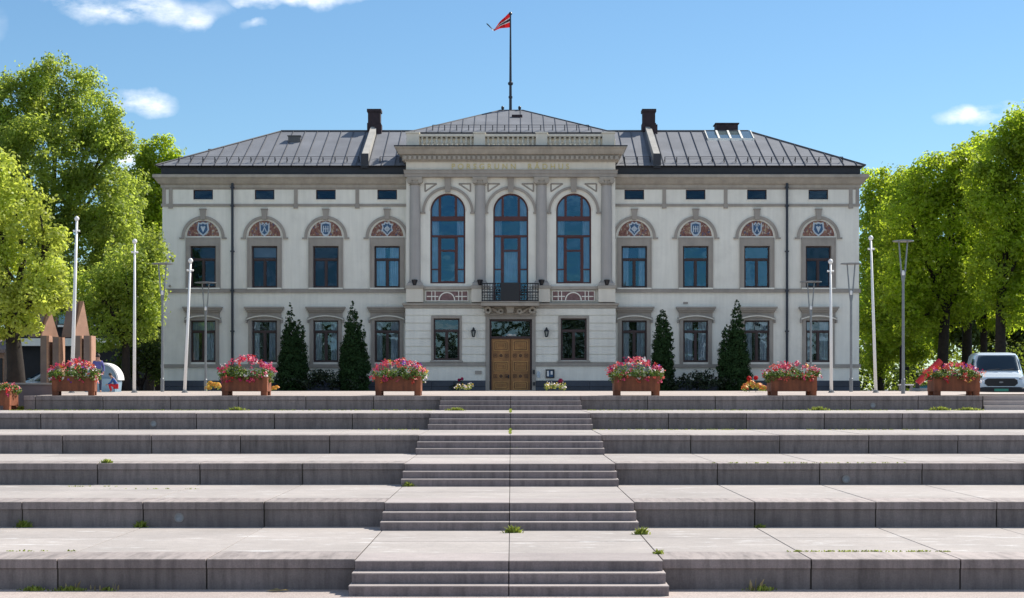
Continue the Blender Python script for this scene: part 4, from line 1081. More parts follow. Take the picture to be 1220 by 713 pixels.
# distant wood seen through the gaps
cs = []; rw = []
for x in np.arange(-120, 121, 2.6):
    if -18 < x < 18: continue
    for z in (1.2, 4.0, 6.6):
        cs.append((x+NR.uniform(-1,1), 150+NR.uniform(-4,4), z+NR.uniform(-.8,.8))); rw.append(NR.uniform(1.8,2.8))
P_, N_ = clump_leaves(cs, rw, 5)
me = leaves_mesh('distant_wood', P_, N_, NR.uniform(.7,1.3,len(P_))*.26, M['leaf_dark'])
o = bpy.data.objects.new('distant_wood', me); col.objects.link(o); tag(o, 'dark mass of woodland far behind the park trees', 'woodland', kind='stuff')
cs = []; rw = []
for x in np.arange(-70, 71, 2.2):
    hh = 8.2+1.6*math.sin(x*.13)+1.0*math.sin(x*.41+1)
    for z in np.arange(-1.5, hh, 2.0):
        cs.append((x+NR.uniform(-1,1), -52+NR.uniform(-2,2), z)); rw.append(NR.uniform(1.4,2.2))
P_, N_ = clump_leaves(cs, rw, 4)
me = leaves_mesh('facing_wood', P_, N_, NR.uniform(.7,1.3,len(P_))*.34, M['leaf_dark'])
o = bpy.data.objects.new('facing_wood', me); col.objects.link(o); tag(o, 'row of trees facing the town hall, mirrored in its ground-floor windows', 'woodland', kind='stuff')
M['under'] = leafmat('undergrowth_leaves', (.09,.13,.022), (.28,.36,.04), .45, spec=.08)
# undergrowth hedge under the right trees, sun-flecked
cs = []; rw = []
for x in np.arange(21, 50, 1.2):
    for z in (.2, 1.3, 2.3): cs.append((x+NR.uniform(-.5,.5), 104+NR.uniform(-1.4,1.4), z+NR.uniform(-.3,.3))); rw.append(NR.uniform(.8,1.3))
P_, N_ = clump_leaves(cs, rw, 10)
me = leaves_mesh('undergrowth', P_, N_, NR.uniform(.7,1.3,len(P_))*.10, M['under'])
o = bpy.data.objects.new('undergrowth', me); col.objects.link(o); tag(o, 'bright leafy undergrowth between the trunks of the park trees', 'undergrowth', kind='stuff')

# ---- cypresses: outline given as (row, half width) pairs
def cypress(label, px, d, prof, second=None):
    base = (PX(px,d), d, .1)
    T = thing('cypress', label, 'cypress', base, group='clipped cypresses in front of the facade')
    C, Rr, = [], []
    s = d/F0
    for (cxp, pf) in ([(px, prof)] + ([second] if second else [])):
        for (v0,w0),(v1,w1) in zip(pf, pf[1:]):
            n = max(2, int(abs(v1-v0)*(w0+w1)*.24))
            for _ in range(n):
                t = NR.uniform(); v = v0+(v1-v0)*t; w_ = (w0+(w1-w0)*t)
                a = NR.uniform(0,2*math.pi); q = NR.uniform(.2,1)**.5
                cr_ = max(w_*.28, 1.0)
                C.append((PX(cxp,d)+math.cos(a)*q*(w_-cr_*.6)*s, d+math.sin(a)*q*(w_-cr_*.6)*s, Z(v,d))); Rr.append(cr_*s*NR.uniform(.7,1.2))
    C = np.array(C); Rr = np.array(Rr)*1.1; P_, N_ = clump_leaves(C, Rr, 130)
    N_[:,2] *= .4
    me = leaves_mesh('crown', P_-np.array(base), N_, NR.uniform(.6,1.3,len(P_))*.042, M['cypress']); link_mesh(me, 'crown', T)
    m = MB(); m.tube([(px and PX(px,d),d,0.0),(PX(px,d),d,Z(400,d))], [.1,.05], 8); m.build('trunk', M['bark'], T)
DC = 78.2
cypress('dark narrow cypress right of the second ground-floor window from the left', 346, DC, [(361,.8),(372,4),(385,8),(405,12),(430,15),(450,16),(466,14)], (357,[(380,1.5),(390,6),(410,9),(440,12),(466,10)]))
cypress('dark cypress just right of the third ground-floor window from the left', 420, DC, [(358,.8),(370,5),(385,9),(405,13),(430,17),(450,18),(466,15)], (430,[(382,1.5),(395,6),(415,9),(440,12),(466,10)]))
cypress('round-topped dark cypress, shortest of the four, right of the entrance bay', 789, DC, [(369,2),(374,6),(382,8),(400,11),(425,13),(450,14),(466,12)], (797,[(384,1.5),(395,5),(420,7),(466,8)]))
cypress('tallest dark cypress left of the second ground-floor window from the right', 878, DC, [(357,.8),(364,5),(375,7),(395,10),(425,15),(450,18),(466,16)], (866,[(387,1.5),(394,6),(415,10),(440,12),(466,12)]))
# ---- shrubs
def shrub(name, label, cx, d, w, h, m, n=10, ls=.06, per=60, group=None, blooms=None, seed=0, dy=.5, z0=.13):
    base = (PX(cx,d), d, z0); s = d/F0
    T = thing(name, label, 'shrub' if not blooms else 'flower bed', base, group=group)
    C = [(NR.uniform(-.8,.8)*w*s, NR.uniform(-dy,dy), max(.12, NR.uniform(.25,.85)*h*s*(1-.3*abs(NR.uniform(-1,1))))) for _ in range(n)]
    Rr = NR.uniform(.22,.34,n)*h*s
    P_, N_ = clump_leaves(C, Rr, per)
    link_mesh(leaves_mesh('foliage', P_, N_, NR.uniform(.6,1.3,len(P_))*ls, m), 'foliage', T)
    if blooms:
        cols_, cnt, sz = blooms
        i = NR.integers(0, n, cnt); dd = unit(cnt); dd[:,2] = np.abs(dd[:,2]); dd[:,1] = -np.abs(dd[:,1])
        pp = np.asarray(C)[i]+dd*(np.asarray(Rr)[i]*1.05)[:,None]
        link_mesh(leaves_mesh('blossoms', pp, dd+np.array([0,-.6,.3]), NR.uniform(.7,1.3,cnt)*sz, [M[c] for c in cols_], NR.integers(0,len(cols_),cnt), asp=1.0), 'blossoms', T)
    return T
g_ = 'dark shrubs along the foot of the facade'
shrub('shrub', 'dark reddish-green shrub at the foot of the leftmost cypress', 340, 78.0, 17, 22, M['shrub'], 14, group=g_)
shrub('shrub', 'dark shrub between the two left cypresses, under the third ground-floor window', 380, 77.8, 24, 26, M['shrub'], 22, group=g_)
shrub('shrub', 'dark shrub at the foot of the cypress left of the entrance bay', 418, 78.0, 22, 20, M['shrub'], 14, group=g_)
shrub('shrub', 'dark shrub at the foot of the round-topped cypress right of the entrance', 800, 78.0, 14, 20, M['shrub'], 12, group=g_)
shrub('shrub', 'dark shrub under the second ground-floor window right of the entrance', 832, 77.8, 24, 27, M['shrub'], 22, group=g_)
shrub('shrub', 'dark shrub at the foot of the tallest cypress on the right', 868, 78.0, 22, 20, M['shrub'], 14, group=g_)
g_ = 'low flowering plants along the facade'
shrub('flower_bed', 'orange flowers low behind the left end of the second planter from the left', 254, 62, 9, 12, M['fol_y'], 8, .04, 90, g_, (['p_orange','p_yel'], 260, .035), dy=.3, z0=.1)
shrub('flower_bed', 'small yellow-orange flowers beside the right end of the second planter from the left', 328, 62, 5, 8, M['fol_y'], 5, .04, 90, g_, (['p_orange','p_yel'], 160, .035), dy=.2, z0=.1)
fb = shrub('flower_bed', 'orange flower bed with two red blooms, left of the second planter from the right', 899, 62, 16, 13, M['fol_y'], 14, .04, 90, g_, (['p_orange','p_coral','p_yel'], 420, .035), dy=.4, z0=.1)
shrub('flower_bed', 'pale bushy plant with dark red blooms left of the wooden entrance door', 553, 66, 13, 10, M['fol_y'], 14, .035, 110, g_, (['p_white','p_yel'], 50, .03), dy=.3)
shrub('flower_bed', 'pale bushy plant with a pink bloom right of the wooden entrance door', 665, 66, 18, 11, M['fol_y'], 22, .035, 110, g_, (['p_white','p_yel'], 60, .03), dy=.3)
shrub('shrub', 'dark green plant with red flower heads on the far left of the entrance door', 543, 78.6, 8, 13, M['shrub'], 7, .05, 80, 'dark shrubs along the foot of the facade')
def rose(label, px, py, d, zb, r=.09, mt='p_red'):
    T = thing('rose', label, 'flower', (PX(px,d), d, zb))
    m = MB(); m.tube([(0,0,0),(.02,0,.5*(Z(py,d)-zb)),(0,0,Z(py,d)-zb)], .012, 5); m.build('stem', M['fol'], T, local=True)
    n = 60; dd = unit(n); link_mesh(leaves_mesh('bloom', dd*r*.7+np.array([0,0,Z(py,d)-zb]), dd, NR.uniform(.7,1.2,n)*r*.6, M[mt], asp=1), 'bloom', T)
rose('left one of the two big red blooms beside the second planter from the right', 892.5, 451, 61.6, .1)
rose('right one of the two big red blooms beside the second planter from the right', 900.5, 450.5, 61.6, .1)
rose('dark red bloom on a stem left of the entrance door, the lower of the pair', 547, 453, 78, .13, .08, 'p_mag')
rose('dark red bloom on a stem left of the entrance door, the upper of the pair', 550.5, 451.6, 78, .13, .08, 'p_mag')
rose('pink bloom standing above the pale bushy plant right of the entrance door', 668, 454, 78, .13, .12, 'p_pink')

# ---- flower planters
def planter(label, px0, px1, d, zb, rz=0, seed=0, mixw=None, w=1.48, fh=.6):
    pxm = (px0+px1)/2
    T = thing('flower_planter', label, 'planter', (PX(pxm,d), d+.47, zb), rz=rz, group='rusted steel flower planters on the terrace')
    dp = .94; hw = w/2; hd = dp/2
    m = MB()
    m.box(-hw, hw, -hd, -hd+.02, .14, .62); m.box(-hw, hw, hd-.02, hd, .14, .62)
    m.box(-hw, -hw+.02, -hd+.02, hd-.02, .14, .62); m.box(hw-.02, hw, -hd+.02, hd-.02, .14, .62)
    m.box(-hw+.02, hw-.02, -hd+.02, hd-.02, .14, .17)
    m.box(-hw-.012, hw+.012, -hd-.012, -hd+.03, .60, .632); m.box(-hw-.012, hw+.012, hd-.03, hd+.012, .60, .632)
    m.box(-hw-.012, -hw+.03, -hd+.03, hd-.03, .60, .632); m.box(hw-.03, hw+.012, -hd+.03, hd-.03, .60, .632)
    for q in (-.5,0,.5): m.box(q*hw-.006, q*hw+.006, -hd-.003, -hd, .145, .6)
    m.build('planter_box', M['corten'], T, local=True, bevel=.006)
    for sx in (-1,1):
        for sy in (-1,1):
            m = MB(); cx, cy = sx*(hw-.11), sy*(hd-.11); m.box(cx-.1, cx+.1, cy-.1, cy+.1, 0, .14); m.build('foot', M['corten'], T, local=True, bevel=.006)
    m = MB(); m.box(-hw+.025, hw-.025, -hd+.025, hd-.025, .5, .57); m.build('soil', M['soil'], T, local=True)
    n = 42; C = []
    for _ in range(n):
        x = NR.uniform(-1,1); y = NR.uniform(-1,1); C.append((x*hw*1.1, y*hd*.95, .62+fh*.55*NR.uniform(0,1)*(1-.45*x*x)))
    for _ in range(12): C.append((NR.uniform(-1,1)*hw, -hd-.02, NR.uniform(.58,.72)))
    for q in (-1,1): 
        for _ in range(4): C.append((q*(hw+.05), NR.uniform(-1,1)*hd*.7, NR.uniform(.48,.75)))
    C = np.array(C); Rr = NR.uniform(.09,.16,len(C))
    P_, N_ = clump_leaves(C, Rr, 150)
    link_mesh(leaves_mesh('foliage', P_, N_, NR.uniform(.6,1.3,len(P_))*.036, [M['fol'],M['fol_y'],M['leaf_dark']], NR.choice(3,len(P_),p=[.6,.12,.28])), 'foliage', T)
    cols_ = ['p_pink','p_mag','p_coral','p_red','p_white','p_purple','p_yel','p_orange']
    mixw = np.array(mixw or [.34,.14,.26,.06,.10,.04,.02,.04]); mixw = mixw/mixw.sum()
    K = int(NR.uniform(76,108)); fh *= NR.uniform(.9,1.12)
    bp, bn, bm, bs = [], [], [], []
    for _ in range(K):
        x = NR.uniform(-1.22,1.22); y = NR.uniform(-1.15,1.0)
        top = .64+fh*(1-.42*x*x-.12*y*y)
        z = top*NR.uniform(.86,1.02) if NR.uniform() < .7 else NR.uniform(.62,top)
        c = np.array([x*hw, y*hd, z]); mi = NR.choice(8, p=mixw)
        if NR.uniform() < .12: c = np.array([x*hw, -hd-.07, NR.uniform(.46,.62)])
        kk = NR.integers(4,10); o_ = NR.normal(size=(kk,3))*.035
        bp.append(c+o_); bn.append(unit(kk)*.6+np.array([x*.5,-.7,.6])); bm += [mi]*kk; bs.append(NR.uniform(.7,1.3,kk)*.030)
    link_mesh(leaves_mesh('blossoms', np.concatenate(bp), np.concatenate(bn), np.concatenate(bs), [M[c] for c in cols_], bm, asp=1.0), 'blossoms', T)
    return T
planter('rusted planter of pink and green flowers beside the parapet wall and blue arch', 57, 112, 54.4, 0, rz=R(9), w=1.35)
planter('rusted planter of magenta and white flowers, second from the left on the terrace edge', 262, 320, 54.4, 0, mixw=[.40,.36,.08,.04,.10,.02,0,0])
planter('rusted planter of pink and coral flowers just left of the central stairs', 446, 502, 54.4, 0, mixw=[.35,.12,.3,.05,.1,.04,.02,.02])
planter('rusted planter of coral and magenta flowers just right of the central stairs', 731, 787, 54.4, 0, mixw=[.3,.2,.3,.05,.1,.03,.02,0])
planter('rusted planter of pink and salmon flowers beside the orange flower bed', 917.5, 975, 54.4, 0, mixw=[.4,.1,.28,.04,.12,.02,.04,0], fh=.48)
planter('rusted planter of red and pink flowers in front of the white van', 1111, 1170, 54.4, 0, mixw=[.22,.1,.25,.28,.06,.04,.02,.03], fh=.48)
planter('low planter with coral and pink flowers on the second tier, cut by the left edge', -44, 11, 53.0, -.45, mixw=[.3,.1,.45,.05,.1,.02,.02,.02], fh=.3)

# ---- flagpoles
def flagpole(label, x0, v0, x1, v1, d, r=.06):
    b_ = Vector((PX(x0,d), d, plaza_z(d))); t = Vector((PX(x1,d), d, Z(v1,d)))
    T = thing('flagpole', label, 'flagpole', tuple(b_), group='white flagpoles on the plaza')
    m = MB(); m.tube([b_, b_.lerp(t,.5), t], [r,r*.85,r*.6], 12); m.build('pole', M['white'], T, smooth=True)
    m = MB(); m.lathe(b_.x, b_.y, [(.115,b_.z-.01),(.115,b_.z+.02),(.095,b_.z+.03),(.095,b_.z+.08)], 12); m.build('base_plate', M['steel'], T)
    m = MB(); m.lathe(t.x, t.y, [(.03,t.z-.02),(.08,t.z+.02),(.09,t.z+.08),(.05,t.z+.14),(.01,t.z+.16)], 12); m.build('finial', M['white'], T, smooth=True)
    c = b_.lerp(t,.94); m = MB(); m.tube([c-Vector((.12,0,0)), c+Vector((.12,0,0))], .035, 6); m.build('pulley', M['white'], T)
flagpole('white flagpole rising in front of the gabled brick porches, leftmost of the poles', 85.5, 467, 91.5, 263, 60, .075)
flagpole('white upright flagpole against the trees, second from the left', 160, 467, 160.5, 290, 60)
flagpole('white leaning flagpole in front of the leftmost windows of the town hall', 220, 467, 227, 313, 60)
flagpole('white flagpole in front of the rightmost window column of the town hall', 990.5, 467, 989.5, 314, 60)
flagpole('white leaning flagpole against the trees right of the town hall', 1043.5, 467, 1037.5, 286, 60)
# ---- lamp posts: pole, forked arms and a flat reflector disc above a spot
def lamp(label, px, vt, d, w):
    b_ = (PX(px,d), d, plaza_z(d) if d < 67 else .13)
    T = thing('street_lamp', label, 'street lamp', b_, group='grey forked lamp posts')
    zt = Z(vt,d)-b_[2]; hw = w*d/F0
    fk = zt - 1.15
    m = MB(); m.tube([(0,0,0),(0,0,.5),(0,0,.52),(0,0,fk)], [.07,.07,.052,.045], 12); m.build('pole', M['steel'], T, local=True, smooth=False)
    for s in (-1,1):
        m = MB(); m.tube([(s*.02,0,fk-.25),(s*.07,0,fk+.15),(s*.15,0,zt)], [.03,.03,.025], 8); m.build('fork_arm', M['steel'], T, local=True)
    m = MB(); m.lathe(0, 0, [(hw*.2,zt),(hw,zt),(hw,zt+.03),(hw*.3,zt+.055),(.01,zt+.06)], 24); m.build('reflector_disc', M['steel'], T, local=True, smooth=False)
    m = MB(); m.lathe(0, 0, [(.03,fk-.05),(.055,fk),(.055,fk+.1),(.03,fk+.15)], 12); m.build('spot_lamp', M['white'], T, local=True)
lamp('grey forked lamp post at the left corner of the town hall', 193.5, 315, 64, 12.5)
lamp('shorter grey forked lamp post in front of the leftmost town hall windows', 245, 337.5, 72, 13)
lamp('shorter grey forked lamp post in front of the rightmost ground-floor window', 966, 336.5, 72, 13)
lamp('dark grey forked lamp post near the right corner of the town hall', 1014, 315, 64, 12.5)
lamp('tallest grey forked lamp post, against the trees on the right', 1076, 288, 58, 12.5)

# ---- vehicles
M['van_paint'] = mat('white_van_paint', (.62,.70,.76), .25, .04, 1, coat=.5)
M['car_silver'] = mat('silver_car_paint', (.42,.50,.52), .25, .04, 1, metal=.3, coat=.5)
M['car_teal'] = mat('teal_car_paint', (.02,.12,.16), .25, .04, 1, coat=.5)
M['carglass'] = glassmat('vehicle_glass', tint=(.7,.85,.95), base=(.008,.012,.014), trans=.15, refl=.55, bump=.0)
M['head'] = mat('headlamp_glass', (.5,.53,.55), .1, .05, 1, metal=.4)
M['plate_g'] = mat('green_licence_plate', (.05,.30,.20), .5, .05, 1)
M['red_paint'] = mat('red_paint', (.55,.03,.03), .4, .1, 2)
M['chrome'] = mat('chrome', (.5,.5,.52), .15, .05, 1, metal=1.0)
def loft(mb, secs):
    n = len(secs[0]); V = [p for s in secs for p in s]; Fs = []
    for i in range(len(secs)-1):
        for j in range(n): Fs.append((i*n+j, i*n+(j+1)%n, (i+1)*n+(j+1)%n, (i+1)*n+j))
    Fs += [tuple(range(n-1,-1,-1)), tuple((len(secs)-1)*n+k for k in range(n))]
    mb.add(V, Fs)
def vehicle_section(y, zb, zm, zt, wb, wm, wt):
    c = .10
    half = [(wb*.92,zb),(wb,zb+.10),(wm,zm-.05),(wm-.02,zm+.03),(wt,zt-.16),(wt-.09,zt-.04),(wt-.28,zt)]
    return [(x,y,z) for x,z in half]+[(-x,y,z) for x,z in half[::-1]]
def wheel(T, x, y, r=.33, w=.2):
    m = MB(); s = 1 if x > 0 else -1
    n = 24; V = []
    prof = [(r*.62,-w/2),(r*.94,-w/2),(r,-w/2+.03),(r,w/2-.03),(r*.94,w/2),(r*.62,w/2)]
    for (rr_, xx) in prof:
        for k in range(n): V.append((x+xx, y+rr_*math.cos(2*math.pi*k/n), r+rr_*math.sin(2*math.pi*k/n)))
    Fs = [(i*n+k,i*n+(k+1)%n,((i+1)%6)*n+(k+1)%n,((i+1)%6)*n+k) for i in range(6) for k in range(n)]
    m.add(V, Fs); wh = m.build('wheel', M['rubber'], T, local=True)
    m = MB(); xo = x+s*(w/2-.03)
    m.tube([(xo-s*.04,y,r),(xo,y,r)], r*.62, 20)
    for k in range(5):
        a = 2*math.pi*k/5; m.tube([(xo+s*.01,y,r),(xo+s*.005,y+r*.56*math.cos(a),r+r*.56*math.sin(a))], .035, 5)
    m.build('rim', M['steel'], wh, local=True)
def van(label, loc, rz):
    T = thing('van', label, 'van', loc, rz)
    L_ = [(0,.42,.72,.98,.80,.86,.84),(.10,.30,.80,1.17,.94,.97,.88),(.5,.26,.88,1.28,.97,.99,.90),(.95,.26,.96,1.38,.98,1.0,.90),
          (1.0,.26,.98,1.42,.98,1.0,.88),(1.75,.26,1.15,2.22,.98,1.0,.80),(2.0,.26,1.2,2.33,.98,1.0,.80),(3.4,.26,1.2,2.38,.98,1.0,.82),(5.2,.26,1.2,2.38,.98,1.0,.82),(5.3,.34,1.2,2.30,.95,.97,.80)]
    m = MB(); loft(m, [vehicle_section(*l) for l in L_]); b_ = m.build('body', M['van_paint'], T, local=True, bevel=.03); smooth_by_angle(b_, 30)
    def ws(t, x, off=.012):      # point on the windscreen plane
        y = 1.0+(1.80-1.0)*t; z = 1.42+(2.25-1.42)*t; return (x*(.84-.10*t), y-off*.8, z+off)
    m = MB(); m.add([ws(.04,-1.0,.02),ws(.04,1.0,.02),ws(.5,1.02,.03),ws(.93,.94,.02),ws(.93,-.94,.02),ws(.5,-1.02,.03)], [(0,1,2,3,4,5)]); m.build('windscreen', M['carglass'], T, local=True)
    m = MB()
    for q in (-.5,.15): m.tube([ws(.03,q,.05),ws(.10,q+.55,.04)], .014, 5)
    m.build('wiper', M['dark_trim'], T, local=True)
    for s in (-1,1):
        m = MB(); x = s*1.0; m.add([(s*.985,1.62,1.30),(s*.985,2.7,1.30),(s*.87,2.7,2.05),(s*.86,2.0,2.05)], [(0,1,2,3)]); m.build('side_window', M['carglass'], T, local=True)
        m = MB(); m.tube([(s*.98,1.5,1.35),(s*1.14,1.46,1.42)], .03, 6); m.box(min(s*1.08,s*1.28), max(s*1.08,s*1.28), 1.38, 1.5, 1.28, 1.62); m.build('mirror', M['dark_trim'], T, local=True, bevel=.03)
        m = MB(); pts = [(s*.66,.07,1.02),(s*.90,.15,1.00),(s*.965,.5,1.20),(s*.88,.22,1.22),(s*.68,.06,1.12)]
        m.add([(p[0],p[1]-.035,p[2]+.0) for p in pts], [(0,1,2,3,4)]); m.build('headlight', M['head'], T, local=True)
        for y in (1.0, 4.2): wheel(T, s*.88, y)
    m = MB(); cz = .74
    out = [(-.50,.74),(.50,.74),(.62,.86),(.60,1.02),(.50,1.10),(-.50,1.10),(-.60,1.02),(-.62,.86)]
    m.prism(out, -.02, .14); g_ = m.build('grille', M['dark_trim'], T, local=True, bevel=.02)
    m = MB()
    for z in (.82,.92,1.02): m.box(-.56,.56,-.03,-.018,z-.012,z+.012)
    m.build('grille_bar', M['iron'], g_, local=True)
    m = MB(); m.ring(0,.92,.0,.08,0,2*math.pi,-.045,-.018,14,ez=.5); m.build('badge', M['steel'], g_, local=True)
    m = MB(); loft(m, [vehicle_section(-.10,.30,.48,.68,.78,.84,.82), vehicle_section(-.04,.24,.48,.70,.93,.97,.95), vehicle_section(.5,.22,.48,.70,.99,1.01,.99)]); m.build('bumper', M['dark_trim'], T, local=True, bevel=.02)
    m = MB(); m.box(-.26,.26,-.125,-.105,.50,.62); m.build('licence_plate', M['plate_g'], T, local=True)
    return T
van('white delivery van facing the plaza behind the rightmost planter', (PX(1191,64.5),64.3,-.285), R(-11)).scale = (1,1,.83)
def car(label, loc, rz, paint):      # nose towards -x
    T = thing('parked_car', label, 'car', loc, rz)
    S_ = [(-2.1,.30,.55,.66,.62,.70,.66),(-2.0,.22,.6,.74,.74,.80,.74),(-1.5,.2,.68,.88,.80,.86,.78),(-.95,.2,.74,.96,.82,.88,.76),
          (-.25,.2,.82,1.36,.82,.88,.64),(.1,.2,.84,1.44,.82,.88,.62),(.9,.2,.84,1.44,.82,.88,.62),(1.5,.2,.84,1.20,.82,.88,.66),(1.9,.24,.8,.98,.78,.84,.7),(2.1,.34,.7,.90,.68,.76,.68)]
    m = MB(); loft(m, [[(p[1],p[0],p[2]) for p in vehicle_section(*l)] for l in S_]); b_ = m.build('body', paint, T, local=True, bevel=.02); smooth_by_angle(b_, 30)
    m = MB(); m.add([(-.90,-.70,1.0),(-.90,.70,1.0),(-.28,.58,1.36),(-.28,-.58,1.36)], [(0,1,2,3)])
    for i in range(4): m.v[i] = (m.v[i][0]-.02, m.v[i][1], m.v[i][2]+.025)
    m.build('windscreen', M['carglass'], T, local=True)
    for s in (-1,1):
        m = MB(); m.add([(-.62,s*.89,.93),(.25,s*.895,.93),(.25,s*.70,1.36),(-.18,s*.70,1.33)], [(0,1,2,3)]); m.build('side_window', M['carglass'], T, local=True)
        m = MB(); m.add([(.30,s*.895,.93),(1.35,s*.89,.93),(1.0,s*.70,1.34),(.30,s*.70,1.36)], [(0,1,2,3)]); m.build('side_window', M['carglass'], T, local=True)
        m = MB(); m.box(-.75,-.6,min(s*.88,s*1.02),max(s*.88,s*1.02),.92,1.04); m.build('mirror', paint, T, local=True, bevel=.02)
        m = MB(); m.add([(-2.06,s*.45,.62),(-1.98,s*.72,.62),(-1.80,s*.80,.74),(-2.0,s*.5,.73)], [(0,1,2,3)]); 
        for i in range(4): m.v[i] = (m.v[i][0]-.03, m.v[i][1], m.v[i][2]+.01)
        m.build('headlight', M['head'], T, local=True)
        for x in (-1.3,1.3):
            n0 = MB()
            V = []; n = 20; r = .31; prof_ = [(r*.62,-.1),(r*.94,-.1),(r,-.07),(r,.07),(r*.94,.1),(r*.62,.1)]
            for (rr_, xx) in prof_:
                for k in range(n): V.append((x+rr_*math.cos(2*math.pi*k/n), s*.80+xx, r+rr_*math.sin(2*math.pi*k/n)))
            n0.add(V, [(i*n+k,i*n+(k+1)%n,((i+1)%6)*n+(k+1)%n,((i+1)%6)*n+k) for i in range(6) for k in range(n)])
            wh = n0.build('wheel', M['rubber'], T, local=True)
            n0 = MB(); n0.tube([(x,s*.84,r),(x,s*.875,r)], r*.6, 16); n0.build('rim', M['steel'], wh, local=True)
    m = MB(); m.box(-2.13,-2.09,-.35,.35,.42,.54); m.build('licence_plate', M['white'], T, local=True)
car('silver car parked by the brick house behind the low parapet wall', (PX(62,73),73.0,-.38), R(4), M['car_silver'])
car('dark teal car mostly hidden behind the rightmost planter', (PX(1142,79),79.5,-.9+.42), 0, M['car_teal'])
# red loading boom on a small trailer behind the right planter
bm_ = thing('loading_boom', 'slanted red boom rising behind the left end of the rightmost planter', 'boom', (PX(1097,66),66,.13))
s = 66/F0
a_ = Vector((PX(1093,66),66,Z(457,66))); b2 = Vector((PX(1121,66),66,Z(430,66)))
m = MB(); m.tube([a_, a_.lerp(b2,.5), b2], [.12,.15,.13], 6); m.build('boom', M['red_paint'], bm_)
m = MB(); m.tube([a_+Vector((.1,.15,0)), b2+Vector((-.25,.15,-.3))], .05, 6); m.tube([Vector((a_.x,66,.13)), a_], .09, 6); m.build('strut', M['dark_trim'], bm_)
m = MB(); m.box(a_.x-.25, a_.x+.35, 65.8, 66.3, .135, .25); m.build('base', M['steel'], bm_, bevel=.02)
bn = thing('bench', 'small white-topped bench at the foot of the tallest lamp post', 'bench', (PX(1079,70),70,.0))
xx = PX(1079,70); m = MB(); m.box(xx-.28, xx+.3, 69.8, 70.25, Z(459.4,70), Z(458,70)); m.build('seat', M['white'], bn, bevel=.01)
for q in (-.22,.24):
    m = MB(); m.box(xx+q-.03, xx+q+.03, 69.9, 70.15, -.4, Z(459.4,70)-.002); m.build('leg', M['steel'], bn)

# ---- buildings at the far left
bh = thing('brick_house', 'small orange brick house with a brown roof at the far left edge', 'house', (PX(0,76),76,-.4))
def qz(px, v, y): return (PX(px,y), y, Z(v,y))
m = MB()      # side wall turned to the sun, front wall in shade
ya, yb = 75.5, 78.2
m.add([(PX(5,ya),ya,-.4),(PX(17.5,yb),yb,-.4),qz(17.5,408,yb),qz(5,421.5,ya)], [(0,1,2,3)])
m.add([(PX(-60,ya),ya,-.4),(PX(5,ya),ya,-.4),qz(5,421.5,ya),qz(-60,421.5,ya)], [(0,1,2,3)])
m.add([(PX(17.5,yb),yb,-.4),(PX(17.5,yb)-9,yb+5,-.4),(PX(17.5,yb)-9,yb+5,Z(408,yb)),qz(17.5,408,yb)], [(0,1,2,3)])
m.build('wall', M['brick'], bh)
m = MB()
e0 = Vector(qz(6,420.5,ya-.3)); e1 = Vector(qz(18.2,407.5,yb)); e2 = Vector(qz(14,394.5,yb+.2)); e3 = Vector(qz(-60,394.5,yb+.2)); e4 = Vector(qz(-60,420.5,ya-.3)); up = Vector((0,0,.14))
m.add([e0,e1,e2,e3,e4,e0+up,e1+up,e2+up,e3+up,e4+up], [(5,6,7,8,9),(0,1,6,5),(1,2,7,6),(4,0,5,9),(2,3,8,7)]); m.build('roof', M['tile'], bh)
m = MB(); m.box(PX(-12,ya), PX(3,ya), ya-.06, ya-.01, -.4, Z(427,ya)); m.build('door', M['dark_trim'], bh)
def porch(label, px0, px1, apex, eave, d):
    T = thing('brick_porch', label, 'porch', (PX((px0+px1)/2,d), d, -.4), group='gabled brick porches at the left')
    w_ = (px1-px0)*d/F0; y1 = d+w_*1.3; pm = px0+(px1-px0)*.5; ym = (d+y1)/2
    A, B_, C_, D_ = Vector(qz(px0,eave,d)), Vector(qz(px1,eave+2,y1)), Vector(qz(pm+2.2,apex,ym)), Vector(qz(pm-2.2,apex,ym))
    bk = Vector((-.3,.25,0))
    m = MB(); m.add([A,B_,C_,D_,A+bk,B_+bk,C_+bk,D_+bk], [(0,1,2,3),(1,5,6,2),(3,2,6,7),(0,3,7,4),(4,7,6,5),(0,4,5,1)]); m.build('gable', M['brick'], T)
    s0 = Vector((-.55,.4,0)); o_ = Vector((-.04,-.04,.05))
    m = MB(); m.add([A+o_,D_+o_,D_+o_+s0,A+o_+s0,A+o_+Vector((0,0,-.12)),A+o_+s0+Vector((0,0,-.12))], [(0,1,2,3),(0,3,5,4)]); m.build('roof', M['tile'], T)
    for p, yy in ((px0, d), (px1-7.5, y1-.9)):
        xa, xb = PX(p,yy), PX(p+7.2,yy)
        m = MB(); m.box(xa, xb, yy+.02, yy+.75, -.4, A.z-.006-(.05 if yy > d else 0)); m.build('pillar', M['brown_post'], T)
        m = MB(); m.box(xb+.002, xb+.07, yy+.02, yy+.75, -.4, A.z-.006-(.05 if yy > d else 0)); m.build('pillar_sunlit_side', M['brick'], T)  # lighter brick strip paints the sunlit side onto the brown pillar
porch('left gabled brick porch, partly hidden by the pale green tree', 48, 70, 372, 400, 69.3)
porch('right gabled brick porch, right behind the leftmost flagpole', 88, 107, 359, 400, 69.3)
ob = thing('office_block', 'long dark glazed building with white bands behind the brick porches', 'building', (PX(90,130),130,-.4))
d = 130; x0, x1 = PX(20,d), PX(196,d)
m = MB(); m.box(x0, x1, 130, 142, -.4, Z(366,d)); m.build('wall', M['inside'], ob)
m = MB()
for v0, v1 in ((404,408.5),(411.5,412.5)): pass
